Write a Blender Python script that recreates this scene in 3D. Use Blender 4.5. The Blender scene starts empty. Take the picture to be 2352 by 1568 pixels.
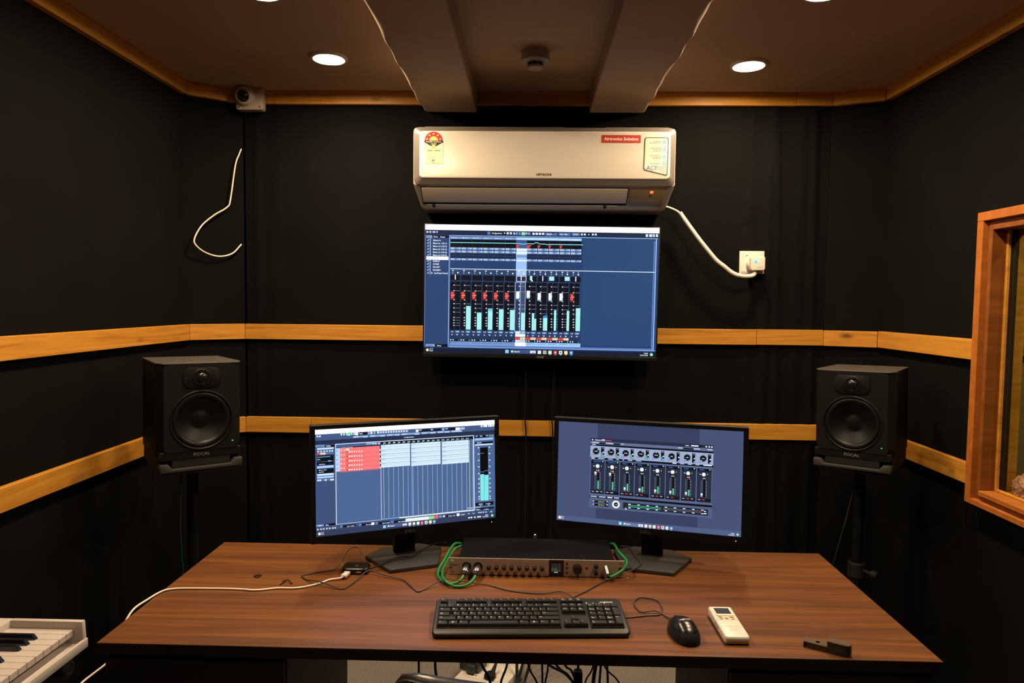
import bpy, bmesh, math, random
import numpy as np
from mathutils import Vector, Matrix
random.seed(7)
S = bpy.context.scene
COL = S.collection
PI = math.pi
R = math.radians

# ---------------------------------------------------------------- camera, world, exposure
cam_data = bpy.data.cameras.new('camera')
cam_data.sensor_width = 36.0
cam_data.lens = 1590.0 / 2352.0 * 36.0
cam_data.clip_start = 0.02
cam = bpy.data.objects.new('camera', cam_data)
COL.objects.link(cam)
cam.matrix_world = (Matrix.Translation((0, 0, 1.5)) @ Matrix.Rotation(R(1.384), 4, 'Z')
                    @ Matrix.Rotation(R(90 - 3.287), 4, 'X') @ Matrix.Rotation(R(0.604), 4, 'Z'))
S.camera = cam
world = bpy.data.worlds.new('world')
S.world = world
world.use_nodes = True
world.node_tree.nodes['Background'].inputs[0].default_value = (0.0, 0.0, 0.0, 1)
world.node_tree.nodes['Background'].inputs[1].default_value = 0.0
S.view_settings.view_transform = 'Standard'
S.view_settings.look = 'None'
S.view_settings.exposure = 0.0
S.view_settings.gamma = 1.0
S.view_settings.use_curve_mapping = False
S.cycles.use_denoising = True
S.cycles.max_bounces = 6
S.cycles.diffuse_bounces = 4
S.cycles.glossy_bounces = 3
S.cycles.use_light_tree = False
S.cycles.use_adaptive_sampling = True
S.cycles.adaptive_threshold = 0.03
S.cycles.caustics_reflective = False
S.cycles.caustics_refractive = False
LAMP_STRENGTH = 480.0
LAMP_COLOR = (1.0, 0.74, 0.47)
ROOM2_STRENGTH = 420.0

# ---------------------------------------------------------------- colour and material helpers
def lin(c):
    return c / 12.92 if c <= 0.04045 else ((c + 0.055) / 1.055) ** 2.4
def rgb(r, g, b, k=1.0):
    return (lin(r / 255) * k, lin(g / 255) * k, lin(b / 255) * k, 1.0)

MATS = {}
def mat(name, base, rough=0.5, metal=0.0, spec=0.5, noise=0.0, nscale=40.0, bump=0.0, bscale=200.0, coat=0.0, stretch=(1, 1, 1)):
    if name in MATS:
        return MATS[name]
    m = bpy.data.materials.new(name)
    m.use_nodes = True
    nt = m.node_tree
    b = nt.nodes['Principled BSDF']
    b.inputs['Base Color'].default_value = base
    b.inputs['Roughness'].default_value = rough
    b.inputs['Metallic'].default_value = metal
    b.inputs['Specular IOR Level'].default_value = spec
    b.inputs['Coat Weight'].default_value = coat
    tc = nt.nodes.new('ShaderNodeTexCoord')
    mp = nt.nodes.new('ShaderNodeMapping')
    mp.inputs['Scale'].default_value = stretch
    nt.links.new(tc.outputs['Object'], mp.inputs['Vector'])
    n = nt.nodes.new('ShaderNodeTexNoise')
    n.inputs['Scale'].default_value = nscale
    n.inputs['Detail'].default_value = 4
    nt.links.new(mp.outputs[0], n.inputs['Vector'])
    mx = nt.nodes.new('ShaderNodeMix')
    mx.data_type = 'RGBA'
    k = max(noise, 0.04)
    mx.inputs[6].default_value = tuple(c * (1 - k) for c in base[:3]) + (1,)
    mx.inputs[7].default_value = tuple(c * (1 + k) for c in base[:3]) + (1,)
    nt.links.new(n.outputs['Fac'], mx.inputs[0])
    nt.links.new(mx.outputs[2], b.inputs['Base Color'])
    if bump > 0:
        n2 = nt.nodes.new('ShaderNodeTexNoise')
        n2.inputs['Scale'].default_value = bscale
        n2.inputs['Detail'].default_value = 3
        nt.links.new(mp.outputs[0], n2.inputs['Vector'])
        bp = nt.nodes.new('ShaderNodeBump')
        bp.inputs['Strength'].default_value = bump
        bp.inputs['Distance'].default_value = 0.002
        nt.links.new(n2.outputs['Fac'], bp.inputs['Height'])
        nt.links.new(bp.outputs[0], b.inputs['Normal'])
    MATS[name] = m
    return m

def wood(name, stops, along=(1.2, 18, 18), rough=0.4, scale=1.0, knots=False, distort=1.2, fine=0.35, spec=0.5):
    m = bpy.data.materials.new(name)
    m.use_nodes = True
    nt = m.node_tree
    L = nt.links.new
    b = nt.nodes['Principled BSDF']
    b.inputs['Roughness'].default_value = rough
    b.inputs['Specular IOR Level'].default_value = spec
    tc = nt.nodes.new('ShaderNodeTexCoord')
    oi = nt.nodes.new('ShaderNodeObjectInfo')
    vm = nt.nodes.new('ShaderNodeVectorMath'); vm.operation = 'ADD'
    sc = nt.nodes.new('ShaderNodeVectorMath'); sc.operation = 'SCALE'
    cx = nt.nodes.new('ShaderNodeCombineXYZ')
    for i in range(3):
        L(oi.outputs['Random'], cx.inputs[i])
    L(cx.outputs[0], sc.inputs[0]); sc.inputs['Scale'].default_value = 7.3
    L(tc.outputs['Object'], vm.inputs[0]); L(sc.outputs[0], vm.inputs[1])
    mp = nt.nodes.new('ShaderNodeMapping')
    mp.inputs['Scale'].default_value = along
    L(vm.outputs[0], mp.inputs['Vector'])
    n = nt.nodes.new('ShaderNodeTexNoise')
    n.inputs['Scale'].default_value = scale
    n.inputs['Detail'].default_value = 7
    n.inputs['Roughness'].default_value = 0.62
    n.inputs['Distortion'].default_value = distort
    L(mp.outputs[0], n.inputs['Vector'])
    cr = nt.nodes.new('ShaderNodeValToRGB')
    el = cr.color_ramp.elements
    el[0].position, el[0].color = stops[0]
    el[1].position, el[1].color = stops[-1]
    for p, c in stops[1:-1]:
        e = el.new(p); e.color = c
    L(n.outputs['Fac'], cr.inputs['Fac'])
    mp2 = nt.nodes.new('ShaderNodeMapping')
    mp2.inputs['Scale'].default_value = (along[0] * 6, along[1] * 14, along[2] * 14)
    L(vm.outputs[0], mp2.inputs['Vector'])
    n2 = nt.nodes.new('ShaderNodeTexNoise')
    n2.inputs['Scale'].default_value = scale; n2.inputs['Detail'].default_value = 3
    L(mp2.outputs[0], n2.inputs['Vector'])
    mr = nt.nodes.new('ShaderNodeMapRange')
    mr.inputs['From Min'].default_value = 0.3; mr.inputs['From Max'].default_value = 0.7
    mr.inputs['To Min'].default_value = 1 - fine; mr.inputs['To Max'].default_value = 1 + fine * 0.4
    L(n2.outputs['Fac'], mr.inputs['Value'])
    mu = nt.nodes.new('ShaderNodeVectorMath'); mu.operation = 'SCALE'
    L(cr.outputs[0], mu.inputs[0]); L(mr.outputs[0], mu.inputs['Scale'])
    out = mu.outputs[0]
    if knots:
        vo = nt.nodes.new('ShaderNodeTexVoronoi')
        vo.inputs['Scale'].default_value = 1.0
        mp3 = nt.nodes.new('ShaderNodeMapping')
        mp3.inputs['Scale'].default_value = (3.6, 9, 9)
        L(vm.outputs[0], mp3.inputs['Vector'])
        L(mp3.outputs[0], vo.inputs['Vector'])
        kr = nt.nodes.new('ShaderNodeValToRGB')
        kr.color_ramp.elements[0].position = 0.03; kr.color_ramp.elements[0].color = (0.25, 0.25, 0.25, 1)
        kr.color_ramp.elements[1].position = 0.13; kr.color_ramp.elements[1].color = (1, 1, 1, 1)
        L(vo.outputs['Distance'], kr.inputs['Fac'])
        mm = nt.nodes.new('ShaderNodeVectorMath'); mm.operation = 'MULTIPLY'
        L(out, mm.inputs[0]); L(kr.outputs[0], mm.inputs[1])
        out = mm.outputs[0]
    L(out, b.inputs['Base Color'])
    bp = nt.nodes.new('ShaderNodeBump')
    bp.inputs['Strength'].default_value = 0.12; bp.inputs['Distance'].default_value = 0.001
    L(n2.outputs['Fac'], bp.inputs['Height']); L(bp.outputs[0], b.inputs['Normal'])
    MATS[name] = m
    return m

def emit(name, color, strength):
    m = bpy.data.materials.new(name)
    m.use_nodes = True
    nt = m.node_tree
    nt.nodes.remove(nt.nodes['Principled BSDF'])
    e = nt.nodes.new('ShaderNodeEmission')
    e.inputs[0].default_value = tuple(color[:3]) + (1,)
    e.inputs[1].default_value = strength
    nt.links.new(e.outputs[0], nt.nodes['Material Output'].inputs[0])
    MATS[name] = m
    return m

def print_mat(name, glow, strength=1.0, rough=0.35):
    m = bpy.data.materials.new(name)
    m.use_nodes = True
    nt = m.node_tree
    b = nt.nodes['Principled BSDF']
    a = nt.nodes.new('ShaderNodeVertexColor'); a.layer_name = 'ink'
    if glow:
        b.inputs['Base Color'].default_value = (0.004, 0.004, 0.005, 1)
        b.inputs['Roughness'].default_value = 0.4
        b.inputs['Specular IOR Level'].default_value = 0.1
        nt.links.new(a.outputs['Color'], b.inputs['Emission Color'])
        b.inputs['Emission Strength'].default_value = strength
    else:
        b.inputs['Roughness'].default_value = rough
        nt.links.new(a.outputs['Color'], b.inputs['Base Color'])
    MATS[name] = m
    return m

# ---------------------------------------------------------------- mesh helpers
class B:
    def __init__(self):
        self.bm = bmesh.new()
    def _merge(self, t, mtx=None):
        me = bpy.data.meshes.new('tmp')
        t.to_mesh(me); t.free()
        if mtx is not None:
            me.transform(mtx)
        self.bm.from_mesh(me)
        bpy.data.meshes.remove(me)
    def box(self, x0, x1, y0, y1, z0, z1, bev=0.0, seg=2, mtx=None):
        t = bmesh.new()
        bmesh.ops.create_cube(t, size=1)
        for v in t.verts:
            v.co = Vector(((x0 + x1) / 2 + v.co.x * (x1 - x0), (y0 + y1) / 2 + v.co.y * (y1 - y0), (z0 + z1) / 2 + v.co.z * (z1 - z0)))
        if bev > 0:
            bmesh.ops.bevel(t, geom=list(t.edges), offset=bev, segments=seg, affect='EDGES', profile=0.5)
        self._merge(t, mtx)
        return self
    def prism(self, pts, axis, a0, a1, bev=0.0, seg=2, mtx=None, caps_only=False):
        def P(p, a):
            return {'x': (a, p[0], p[1]), 'y': (p[0], a, p[1]), 'z': (p[0], p[1], a)}[axis]
        t = bmesh.new()
        A = [t.verts.new(P(p, a0)) for p in pts]
        Bv = [t.verts.new(P(p, a1)) for p in pts]
        n = len(pts)
        f0 = t.faces.new(A); f1 = t.faces.new(Bv[::-1])
        for i in range(n):
            j = (i + 1) % n
            t.faces.new((A[j], A[i], Bv[i], Bv[j]))
        bmesh.ops.recalc_face_normals(t, faces=list(t.faces))
        if bev > 0:
            ed = set(f0.edges) | set(f1.edges)
            if not caps_only:
                ed = set(t.edges)
            bmesh.ops.bevel(t, geom=list(ed), offset=bev, segments=seg, affect='EDGES', profile=0.5)
        self._merge(t, mtx)
        return self
    def lathe(self, prof, o=(0, 0, 0), d=(0, 0, 1), n=28, cap0=True, cap1=True):
        o = Vector(o); d = Vector(d).normalized()
        u = d.orthogonal().normalized(); w = d.cross(u)
        t = bmesh.new()
        rings = []
        for r, h in prof:
            if r < 1e-6:
                rings.append([t.verts.new(o + d * h)])
            else:
                rings.append([t.verts.new(o + d * h + u * r * math.cos(2 * PI * k / n) + w * r * math.sin(2 * PI * k / n)) for k in range(n)])
        for a, b in zip(rings, rings[1:]):
            for k in range(n):
                j = (k + 1) % n
                if len(a) == 1 and len(b) == 1:
                    continue
                if len(a) == 1:
                    t.faces.new((a[0], b[k], b[j]))
                elif len(b) == 1:
                    t.faces.new((a[k], a[j], b[0]))
                else:
                    t.faces.new((a[k], a[j], b[j], b[k]))
        if cap0 and len(rings[0]) > 1:
            t.faces.new(rings[0][::-1])
        if cap1 and len(rings[-1]) > 1:
            t.faces.new(rings[-1])
        bmesh.ops.recalc_face_normals(t, faces=list(t.faces))
        self._merge(t)
        return self
    def cyl(self, p0, p1, r0, r1=None, n=20, bev=0.0):
        p0 = Vector(p0); p1 = Vector(p1)
        L = (p1 - p0).length
        r1 = r0 if r1 is None else r1
        pr = [(r0, 0), (r1, L)]
        if bev > 0:
            pr = [(r0 - bev, 0), (r0, bev), (r1, L - bev), (r1 - bev, L)]
        return self.lathe(pr, p0, p1 - p0, n)
    def tube(self, pts, r, n=8, sub=6, radii=None):
        P = spline(pts, sub)
        t = bmesh.new()
        tang = []
        for i in range(len(P)):
            a = P[max(i - 1, 0)]; b = P[min(i + 1, len(P) - 1)]
            v = b - a
            tang.append(v.normalized() if v.length > 1e-9 else Vector((0, 0, 1)))
        u = tang[0].orthogonal().normalized()
        rings = []
        for i, p in enumerate(P):
            u = (u - tang[i] * u.dot(tang[i]))
            u = u.normalized() if u.length > 1e-6 else tang[i].orthogonal().normalized()
            w = tang[i].cross(u)
            rr = r if radii is None else radii(i / (len(P) - 1), i)
            rings.append([t.verts.new(p + u * rr * math.cos(2 * PI * k / n) + w * rr * math.sin(2 * PI * k / n)) for k in range(n)])
        for a, b in zip(rings, rings[1:]):
            for k in range(n):
                j = (k + 1) % n
                t.faces.new((a[k], a[j], b[j], b[k]))
        t.faces.new(rings[0][::-1]); t.faces.new(rings[-1])
        bmesh.ops.recalc_face_normals(t, faces=list(t.faces))
        self._merge(t)
        return self
    def ball(self, c, r, s=(1, 1, 1), u=20, v=12, mtx=None):
        t = bmesh.new()
        bmesh.ops.create_uvsphere(t, u_segments=u, v_segments=v, radius=r)
        for q in t.verts:
            q.co = Vector((q.co.x * s[0] + c[0], q.co.y * s[1] + c[1], q.co.z * s[2] + c[2]))
        self._merge(t, mtx)
        return self
    def text(self, s, size, mtx, align='c', extrude=0.0, widen=1.0, fat=0.012):
        me = text_mesh(s, align, fat)
        me2 = me.copy()
        me2.transform(mtx @ Matrix.Diagonal((size * widen, size, size, 1)))
        self.bm.from_mesh(me2)
        bpy.data.meshes.remove(me2)
        return self
    def quad(self, a, b, c, d):
        self.bm.faces.new([self.bm.verts.new(p) for p in (a, b, c, d)])
        return self
    def mesh(self, name, m=None, smooth=True, angle=35):
        me = bpy.data.meshes.new(name)
        self.bm.to_mesh(me); self.bm.free()
        if smooth:
            me.shade_smooth()
            me.set_sharp_from_angle(angle=R(angle))
        if m:
            me.materials.append(MATS[m] if isinstance(m, str) else m)
        return me
    def out(self, name, m, parent=None, smooth=True, loc=None, rot=None, angle=35):
        return link(name, self.mesh(name, m, smooth, angle), parent, loc, rot)

def link(name, me, parent=None, loc=None, rot=None):
    o = bpy.data.objects.new(name, me)
    COL.objects.link(o)
    if parent:
        o.parent = parent
    if loc:
        o.location = loc
    if rot:
        o.rotation_euler = rot
    return o

def spline(pts, sub=6):
    P = [Vector(p) for p in pts]
    if len(P) < 3 or sub <= 1:
        return P
    out = []
    for i in range(len(P) - 1):
        p0 = P[i - 1] if i > 0 else P[i] * 2 - P[i + 1]
        p1, p2 = P[i], P[i + 1]
        p3 = P[i + 2] if i + 2 < len(P) else P[i + 1] * 2 - P[i]
        for k in range(sub):
            t = k / sub
            out.append(0.5 * ((2 * p1) + (p2 - p0) * t + (2 * p0 - 5 * p1 + 4 * p2 - p3) * t * t + (3 * p1 - p0 - 3 * p2 + p3) * t ** 3))
    out.append(P[-1])
    return out

_TX = {}
def text_mesh(s, align='c', fat=0.010):
    key = (s, align, fat)
    if key not in _TX:
        c = bpy.data.curves.new('lettering', 'FONT')
        c.body = s; c.size = 1; c.resolution_u = 2; c.offset = fat
        c.align_x = {'c': 'CENTER', 'l': 'LEFT', 'r': 'RIGHT'}[align]
        o = bpy.data.objects.new('lettering', c)
        me = o.to_mesh().copy()
        o.to_mesh_clear()
        bpy.data.objects.remove(o); bpy.data.curves.remove(c)
        _TX[key] = me
    return _TX[key]

def rrect(x0, x1, y0, y1, r, n=5):
    pts = []
    for cx, cy, a in ((x1 - r, y1 - r, 0), (x0 + r, y1 - r, 90), (x0 + r, y0 + r, 180), (x1 - r, y0 + r, 270)):
        for k in range(n + 1):
            t = R(a + 90 * k / n)
            pts.append((cx + r * math.cos(t), cy + r * math.sin(t)))
    return pts

def thing(name, label, cat, loc=(0, 0, 0), rz=0.0, group=None, rot=None):
    o = bpy.data.objects.new(name, None)
    o.empty_display_size = 0.05
    COL.objects.link(o)
    o.location = loc
    o.rotation_euler = rot if rot else (0, 0, rz)
    o['label'] = label; o['category'] = cat
    if group:
        o['group'] = group
    return o
def tag(o, label, cat, group=None):
    o['label'] = label; o['category'] = cat
    if group:
        o['group'] = group
    return o
def struct(o, label=None):
    o['kind'] = 'structure'
    if label:
        o['label'] = label
    return o

# flat print: coloured patches lying on a face (local X right, local Z up, front looks to -Y)
class Print:
    def __init__(self, quad=None, W=1.0, H=1.0, step=0.00006):
        self.v = []; self.f = []; self.c = []; self.W = W; self.H = H; self.step = step
        self.h = None
        if quad:
            A = []; bb = []
            for (x, y), (u, w) in zip(quad, ((0, 0), (1, 0), (1, 1), (0, 1))):
                A.append([x, y, 1, 0, 0, 0, -u * x, -u * y]); bb.append(u)
                A.append([0, 0, 0, x, y, 1, -w * x, -w * y]); bb.append(w)
            self.h = np.linalg.solve(np.array(A, float), np.array(bb, float))
    def m(self, x, y):
        if self.h is None:
            return x, y
        h = self.h
        d = h[6] * x + h[7] * y + 1
        u = (h[0] * x + h[1] * y + h[2]) / d
        w = (h[3] * x + h[4] * y + h[5]) / d
        return (u - 0.5) * self.W, (1 - w) * self.H
    def clampu(self, p):
        if self.h is None:
            return p
        return (min(max(p[0], -self.W / 2), self.W / 2), min(max(p[1], 0), self.H))
    def raw(self, pts, c, l):
        i = len(self.v)
        for p in pts:
            p = self.clampu(p)
            self.v.append((p[0], -l * self.step, p[1]))
        self.f.append(list(range(i, i + len(pts)))); self.c.append(c)
    def rect(self, x0, y0, x1, y1, c, l=1):
        # both heights are taken at the left edge
        a = self.m(x0, y0); b = self.m(x0, y1); d = self.m(x1, y0)
        self.raw([(a[0], a[1]), (b[0] * 0 + a[0], b[1]), (d[0], b[1]), (d[0], a[1])], c, l)
    def poly(self, pts, c, l=1):
        self.raw([self.m(*p) for p in pts], c, l)
    def frame(self, x0, y0, x1, y1, t, c, l=2):
        a = self.m(x0, y0); b = self.m(x0, y1); d = self.m(x1, y0)
        xa, ya, yb, xb = a[0], a[1], b[1], d[0]
        s = t
        for q in ((xa, ya, xb, ya - s), (xa, yb + s, xb, yb), (xa, ya, xa + s, yb), (xb - s, ya, xb, yb)):
            self.raw([(q[0], q[1]), (q[0], q[3]), (q[2], q[3]), (q[2], q[1])], c, l)
    def disc(self, x, y, r, c, l=2, n=18, a0=0, a1=360, sx=1.0, inner=0.0):
        u, w = self.m(x, y)
        k = abs(self.m(x + 1, y)[0] - u) if self.h is not None else 1.0
        r *= k; inner *= k
        if inner <= 0:
            pts = [(u + r * sx * math.cos(R(a0 + (a1 - a0) * i / n)), w + r * math.sin(R(a0 + (a1 - a0) * i / n))) for i in range(n + (0 if a1 - a0 >= 360 else 1))]
            self.raw(pts, c, l)
        else:
            for i in range(n):
                t0 = R(a0 + (a1 - a0) * i / n); t1 = R(a0 + (a1 - a0) * (i + 1) / n)
                self.raw([(u + inner * math.cos(t0), w + inner * math.sin(t0)), (u + r * math.cos(t0), w + r * math.sin(t0)),
                          (u + r * math.cos(t1), w + r * math.sin(t1)), (u + inner * math.cos(t1), w + inner * math.sin(t1))], c, l)
    def text(self, s, x, y, hgt, c, l=3, align='l', wide=1.0, width=None, fat=0.012):
        # baseline at x,y ; hgt = letter height in the same units
        u, w = self.m(x, y)
        k = abs(self.m(x, y - hgt)[1] - w) / 0.72
        me = text_mesh(s, align, fat)
        kx = k * wide
        if width is not None:
            xs = [v.co.x for v in me.vertices]
            tw = max(xs) - min(xs)
            kx = abs(self.m(x + width, y)[0] - u) / max(tw, 1e-6)
        i = len(self.v)
        for v in me.vertices:
            self.v.append((u + v.co.x * kx, -l * self.step, w + v.co.y * k))
        for p in me.polygons:
            self.f.append([i + q for q in p.vertices]); self.c.append(c)
    def mesh(self, name, m):
        me = bpy.data.meshes.new(name)
        me.from_pydata(self.v, [], self.f)
        at = me.color_attributes.new('ink', 'FLOAT_COLOR', 'CORNER')
        for p, c in zip(me.polygons, self.c):
            for li in p.loop_indices:
                at.data[li].color = c
        me.materials.append(MATS[m])
        # faces look to -Y
        bm = bmesh.new(); bm.from_mesh(me)
        for f in bm.faces:
            f.normal_update()
            if f.normal.y > 0:
                f.normal_flip()
        bm.to_mesh(me); bm.free()
        return me

def cable(name, pts, r, m, label, cat='cable', group=None, n=8, sub=6):
    o = B().tube(pts, r, n, sub).out(name, m, angle=60)
    return tag(o, label, cat, group)

# ---------------------------------------------------------------- materials
mat('black_fabric', (0.0054, 0.0054, 0.0053, 1), 0.95, spec=0.04, noise=0.25, nscale=6, bump=0.35, bscale=900)
mat('ceiling_paint', (0.43, 0.32, 0.23, 1), 0.8, spec=0.2, noise=0.08, nscale=3, bump=0.06, bscale=60)
mat('beam_paint', (0.41, 0.31, 0.23, 1), 0.75, spec=0.25, noise=0.08, nscale=5, bump=0.05, bscale=40)
wood('pine', [(0.30, (0.36, 0.145, 0.017, 1)), (0.50, (0.52, 0.230, 0.029, 1)), (0.72, (0.62, 0.30, 0.046, 1))], (1.5, 26, 26), 0.45, knots=True, fine=0.16, spec=0.3)
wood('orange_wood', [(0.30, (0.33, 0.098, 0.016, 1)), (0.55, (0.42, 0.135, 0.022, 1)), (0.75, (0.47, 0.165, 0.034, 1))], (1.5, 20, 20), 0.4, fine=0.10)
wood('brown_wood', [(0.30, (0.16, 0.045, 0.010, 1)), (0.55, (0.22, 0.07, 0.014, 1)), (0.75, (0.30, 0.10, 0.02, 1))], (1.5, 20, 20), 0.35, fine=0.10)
wood('walnut', [(0.30, (0.072, 0.026, 0.009, 1)), (0.42, (0.110, 0.040, 0.012, 1)), (0.54, (0.160, 0.058, 0.016, 1)), (0.70, (0.192, 0.074, 0.021, 1))], (0.7, 11, 11), 0.38, distort=1.5, fine=0.22)
wood('dark_scrap_wood', [(0.3, (0.035, 0.02, 0.011, 1)), (0.6, (0.085, 0.05, 0.028, 1)), (0.75, (0.14, 0.09, 0.05, 1))], (8, 60, 60), 0.7, fine=0.3)
mat('chassis_black', (0.004, 0.004, 0.005, 1), 0.75, spec=0.08)
mat('shaded_edge', (0.012, 0.008, 0.006, 1), 0.5)  # near-black: the shadow on the desk edge is put into the colour
mat('pedestal_panel', (0.10, 0.075, 0.06, 1), 0.6, noise=0.1, nscale=15)
mat('pedestal_black', (0.010, 0.008, 0.007, 1), 0.55)
mat('black_plastic', (0.007, 0.007, 0.008, 1), 0.5, noise=0.1, bump=0.08, bscale=900)
mat('key_plastic', (0.015, 0.014, 0.013, 1), 0.42, spec=0.4, noise=0.08, bump=0.05, bscale=1500)
mat('glossy_black', (0.008, 0.008, 0.009, 1), 0.12, noise=0.05)
mat('dark_grey', (0.035, 0.033, 0.031, 1), 0.42, noise=0.08, bump=0.06, bscale=700)
mat('bezel', (0.006, 0.006, 0.006, 1), 0.45, spec=0.2, noise=0.05)
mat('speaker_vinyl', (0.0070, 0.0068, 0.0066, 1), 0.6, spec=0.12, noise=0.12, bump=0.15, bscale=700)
mat('speaker_top_lit', (0.040, 0.036, 0.032, 1), 0.55, noise=0.12, bump=0.12, bscale=700)  # cabinet vinyl made lighter: lamplight on the top is put into the colour
mat('baffle', (0.0075, 0.0075, 0.0075, 1), 0.65, spec=0.12, noise=0.1, bump=0.12, bscale=900)
mat('cone', (0.0035, 0.0035, 0.0035, 1), 0.45, spec=0.25, noise=0.1)
mat('surround', (0.006, 0.006, 0.006, 1), 0.42, spec=0.25, noise=0.05)
mat('white_plastic', (0.68, 0.64, 0.59, 1), 0.32, noise=0.03, nscale=8)
mat('ac_panel', (0.74, 0.68, 0.60, 1), 0.22, noise=0.03, nscale=5, spec=0.5)
mat('ac_body_shaded', (0.46, 0.40, 0.34, 1), 0.42, noise=0.06, nscale=9)  # darker than the panel: shade of the lower slope is put into the colour
mat('ac_frame', (0.15, 0.13, 0.115, 1), 0.4, metal=0.1, noise=0.08, nscale=14)
mat('ac_display', (0.22, 0.16, 0.09, 1), 0.25)
mat('cream', (0.80, 0.71, 0.58, 1), 0.35, noise=0.04)
mat('conduit', (0.80, 0.72, 0.62, 1), 0.42, noise=0.05)
mat('piano_white', (0.52, 0.47, 0.44, 1), 0.35, noise=0.05, nscale=30)
mat('piano_body', (0.50, 0.45, 0.42, 1), 0.4, noise=0.04, nscale=20)
mat('piano_black', (0.010, 0.010, 0.014, 1), 0.16)
mat('steel_face', (0.42, 0.36, 0.31, 1), 0.36, metal=0.35, noise=0.06, nscale=30, stretch=(0.3, 1, 14))
mat('chrome', (0.72, 0.68, 0.62, 1), 0.22, metal=1.0)
mat('brass', (0.55, 0.42, 0.2, 1), 0.3, metal=1.0)
mat('green_rubber', (0.008, 0.20, 0.045, 1), 0.42, noise=0.08)
mat('dark_green_rubber', (0.005, 0.06, 0.03, 1), 0.5)
mat('cord_black', (0.007, 0.007, 0.007, 1), 0.5, spec=0.25)
mat('cord_grey', (0.055, 0.045, 0.038, 1), 0.42)
mat('leather', (0.020, 0.014, 0.011, 1), 0.28, noise=0.2, nscale=60, bump=0.06, bscale=300)
mat('carpet', (0.19, 0.17, 0.155, 1), 0.95, spec=0.1, noise=0.75, nscale=170, bump=0.6, bscale=500)
mat('wrap_pink', (0.60, 0.27, 0.22, 1), 0.35, noise=0.2, nscale=30)
mat('next_fabric', (0.30, 0.22, 0.10, 1), 0.9, spec=0.1, noise=0.1, nscale=8)
mat('screen_dark', (0.010, 0.011, 0.014, 1), 0.15)
mat('lcd', (0.045, 0.045, 0.055, 1), 0.2)
mat('ink_white', (0.75, 0.72, 0.68, 1), 0.5)
mat('ink_grey', (0.20, 0.19, 0.18, 1), 0.5)
mat('ink_dim', (0.085, 0.08, 0.075, 1), 0.5)
mat('ink_dark', (0.03, 0.027, 0.025, 1), 0.5)
mat('button_cream', (0.60, 0.50, 0.30, 1), 0.45)
mat('hole', (0.003, 0.003, 0.003, 1), 0.9)
mat('rubber', (0.010, 0.010, 0.010, 1), 0.7, spec=0.25, bump=0.2, bscale=400)
mat('detector', (0.36, 0.32, 0.28, 1), 0.5)
mat('camera_shell', (0.40, 0.33, 0.28, 1), 0.35, noise=0.06)
emit('lamp_glow', LAMP_COLOR, LAMP_STRENGTH)
emit('next_lamp_glow', (1.0, 0.80, 0.50), ROOM2_STRENGTH)
emit('led_red', (1.0, 0.05, 0.02), 6.0)
emit('led_green', (0.05, 0.9, 0.10), 2.5)
emit('led_blue', (0.02, 0.35, 1.0), 2.5)
emit('led_white', (0.8, 0.9, 1.0), 2.0)
print_mat('screen_tv', True, 1.06)
print_mat('screen_monitor', True, 1.14)
print_mat('sticker', False)
for nm_ in ('screen_tv', 'screen_monitor', 'led_red', 'led_green', 'led_blue', 'led_white'):
    MATS[nm_].cycles.emission_sampling = 'NONE'

gl = bpy.data.materials.new('window_glass'); gl.use_nodes = True
nt = gl.node_tree
pb = nt.nodes['Principled BSDF']
pb.inputs['Base Color'].default_value = (0.86, 0.95, 0.86, 1)
pb.inputs['Roughness'].default_value = 0.0
pb.inputs['IOR'].default_value = 1.45
tr = nt.nodes.new('ShaderNodeBsdfTransparent'); tr.inputs[0].default_value = (0.86, 0.92, 0.84, 1)
gs = nt.nodes.new('ShaderNodeBsdfGlossy'); gs.inputs['Roughness'].default_value = 0.02
fr = nt.nodes.new('ShaderNodeFresnel'); fr.inputs[0].default_value = 1.45
mxs = nt.nodes.new('ShaderNodeMixShader')
gm = nt.nodes.new('ShaderNodeNewGeometry'); sb = nt.nodes.new('ShaderNodeMath'); sb.operation = 'SUBTRACT'; sb.inputs[0].default_value = 1.0
ml = nt.nodes.new('ShaderNodeMath'); ml.operation = 'MULTIPLY'
nt.links.new(gm.outputs['Backfacing'], sb.inputs[1]); nt.links.new(fr.outputs[0], ml.inputs[0]); nt.links.new(sb.outputs[0], ml.inputs[1])
nt.links.new(ml.outputs[0], mxs.inputs[0]); nt.links.new(tr.outputs[0], mxs.inputs[1]); nt.links.new(gs.outputs[0], mxs.inputs[2])
nt.links.new(mxs.outputs[0], nt.nodes['Material Output'].inputs[0])
nt.nodes.remove(pb)
MATS['window_glass'] = gl

# ================================================================ THE ROOM
CEIL = 2.38
YB = 2.975           # back wall
XL, XR = -1.42, 1.45
YF = -1.6
struct(B().box(XL - 0.1, 3.3, YF - 0.1, YB + 0.1, -0.08, 0.0).out('floor', 'carpet'), 'speckled grey carpet floor')

from mathutils import noise as mnoise
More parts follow.
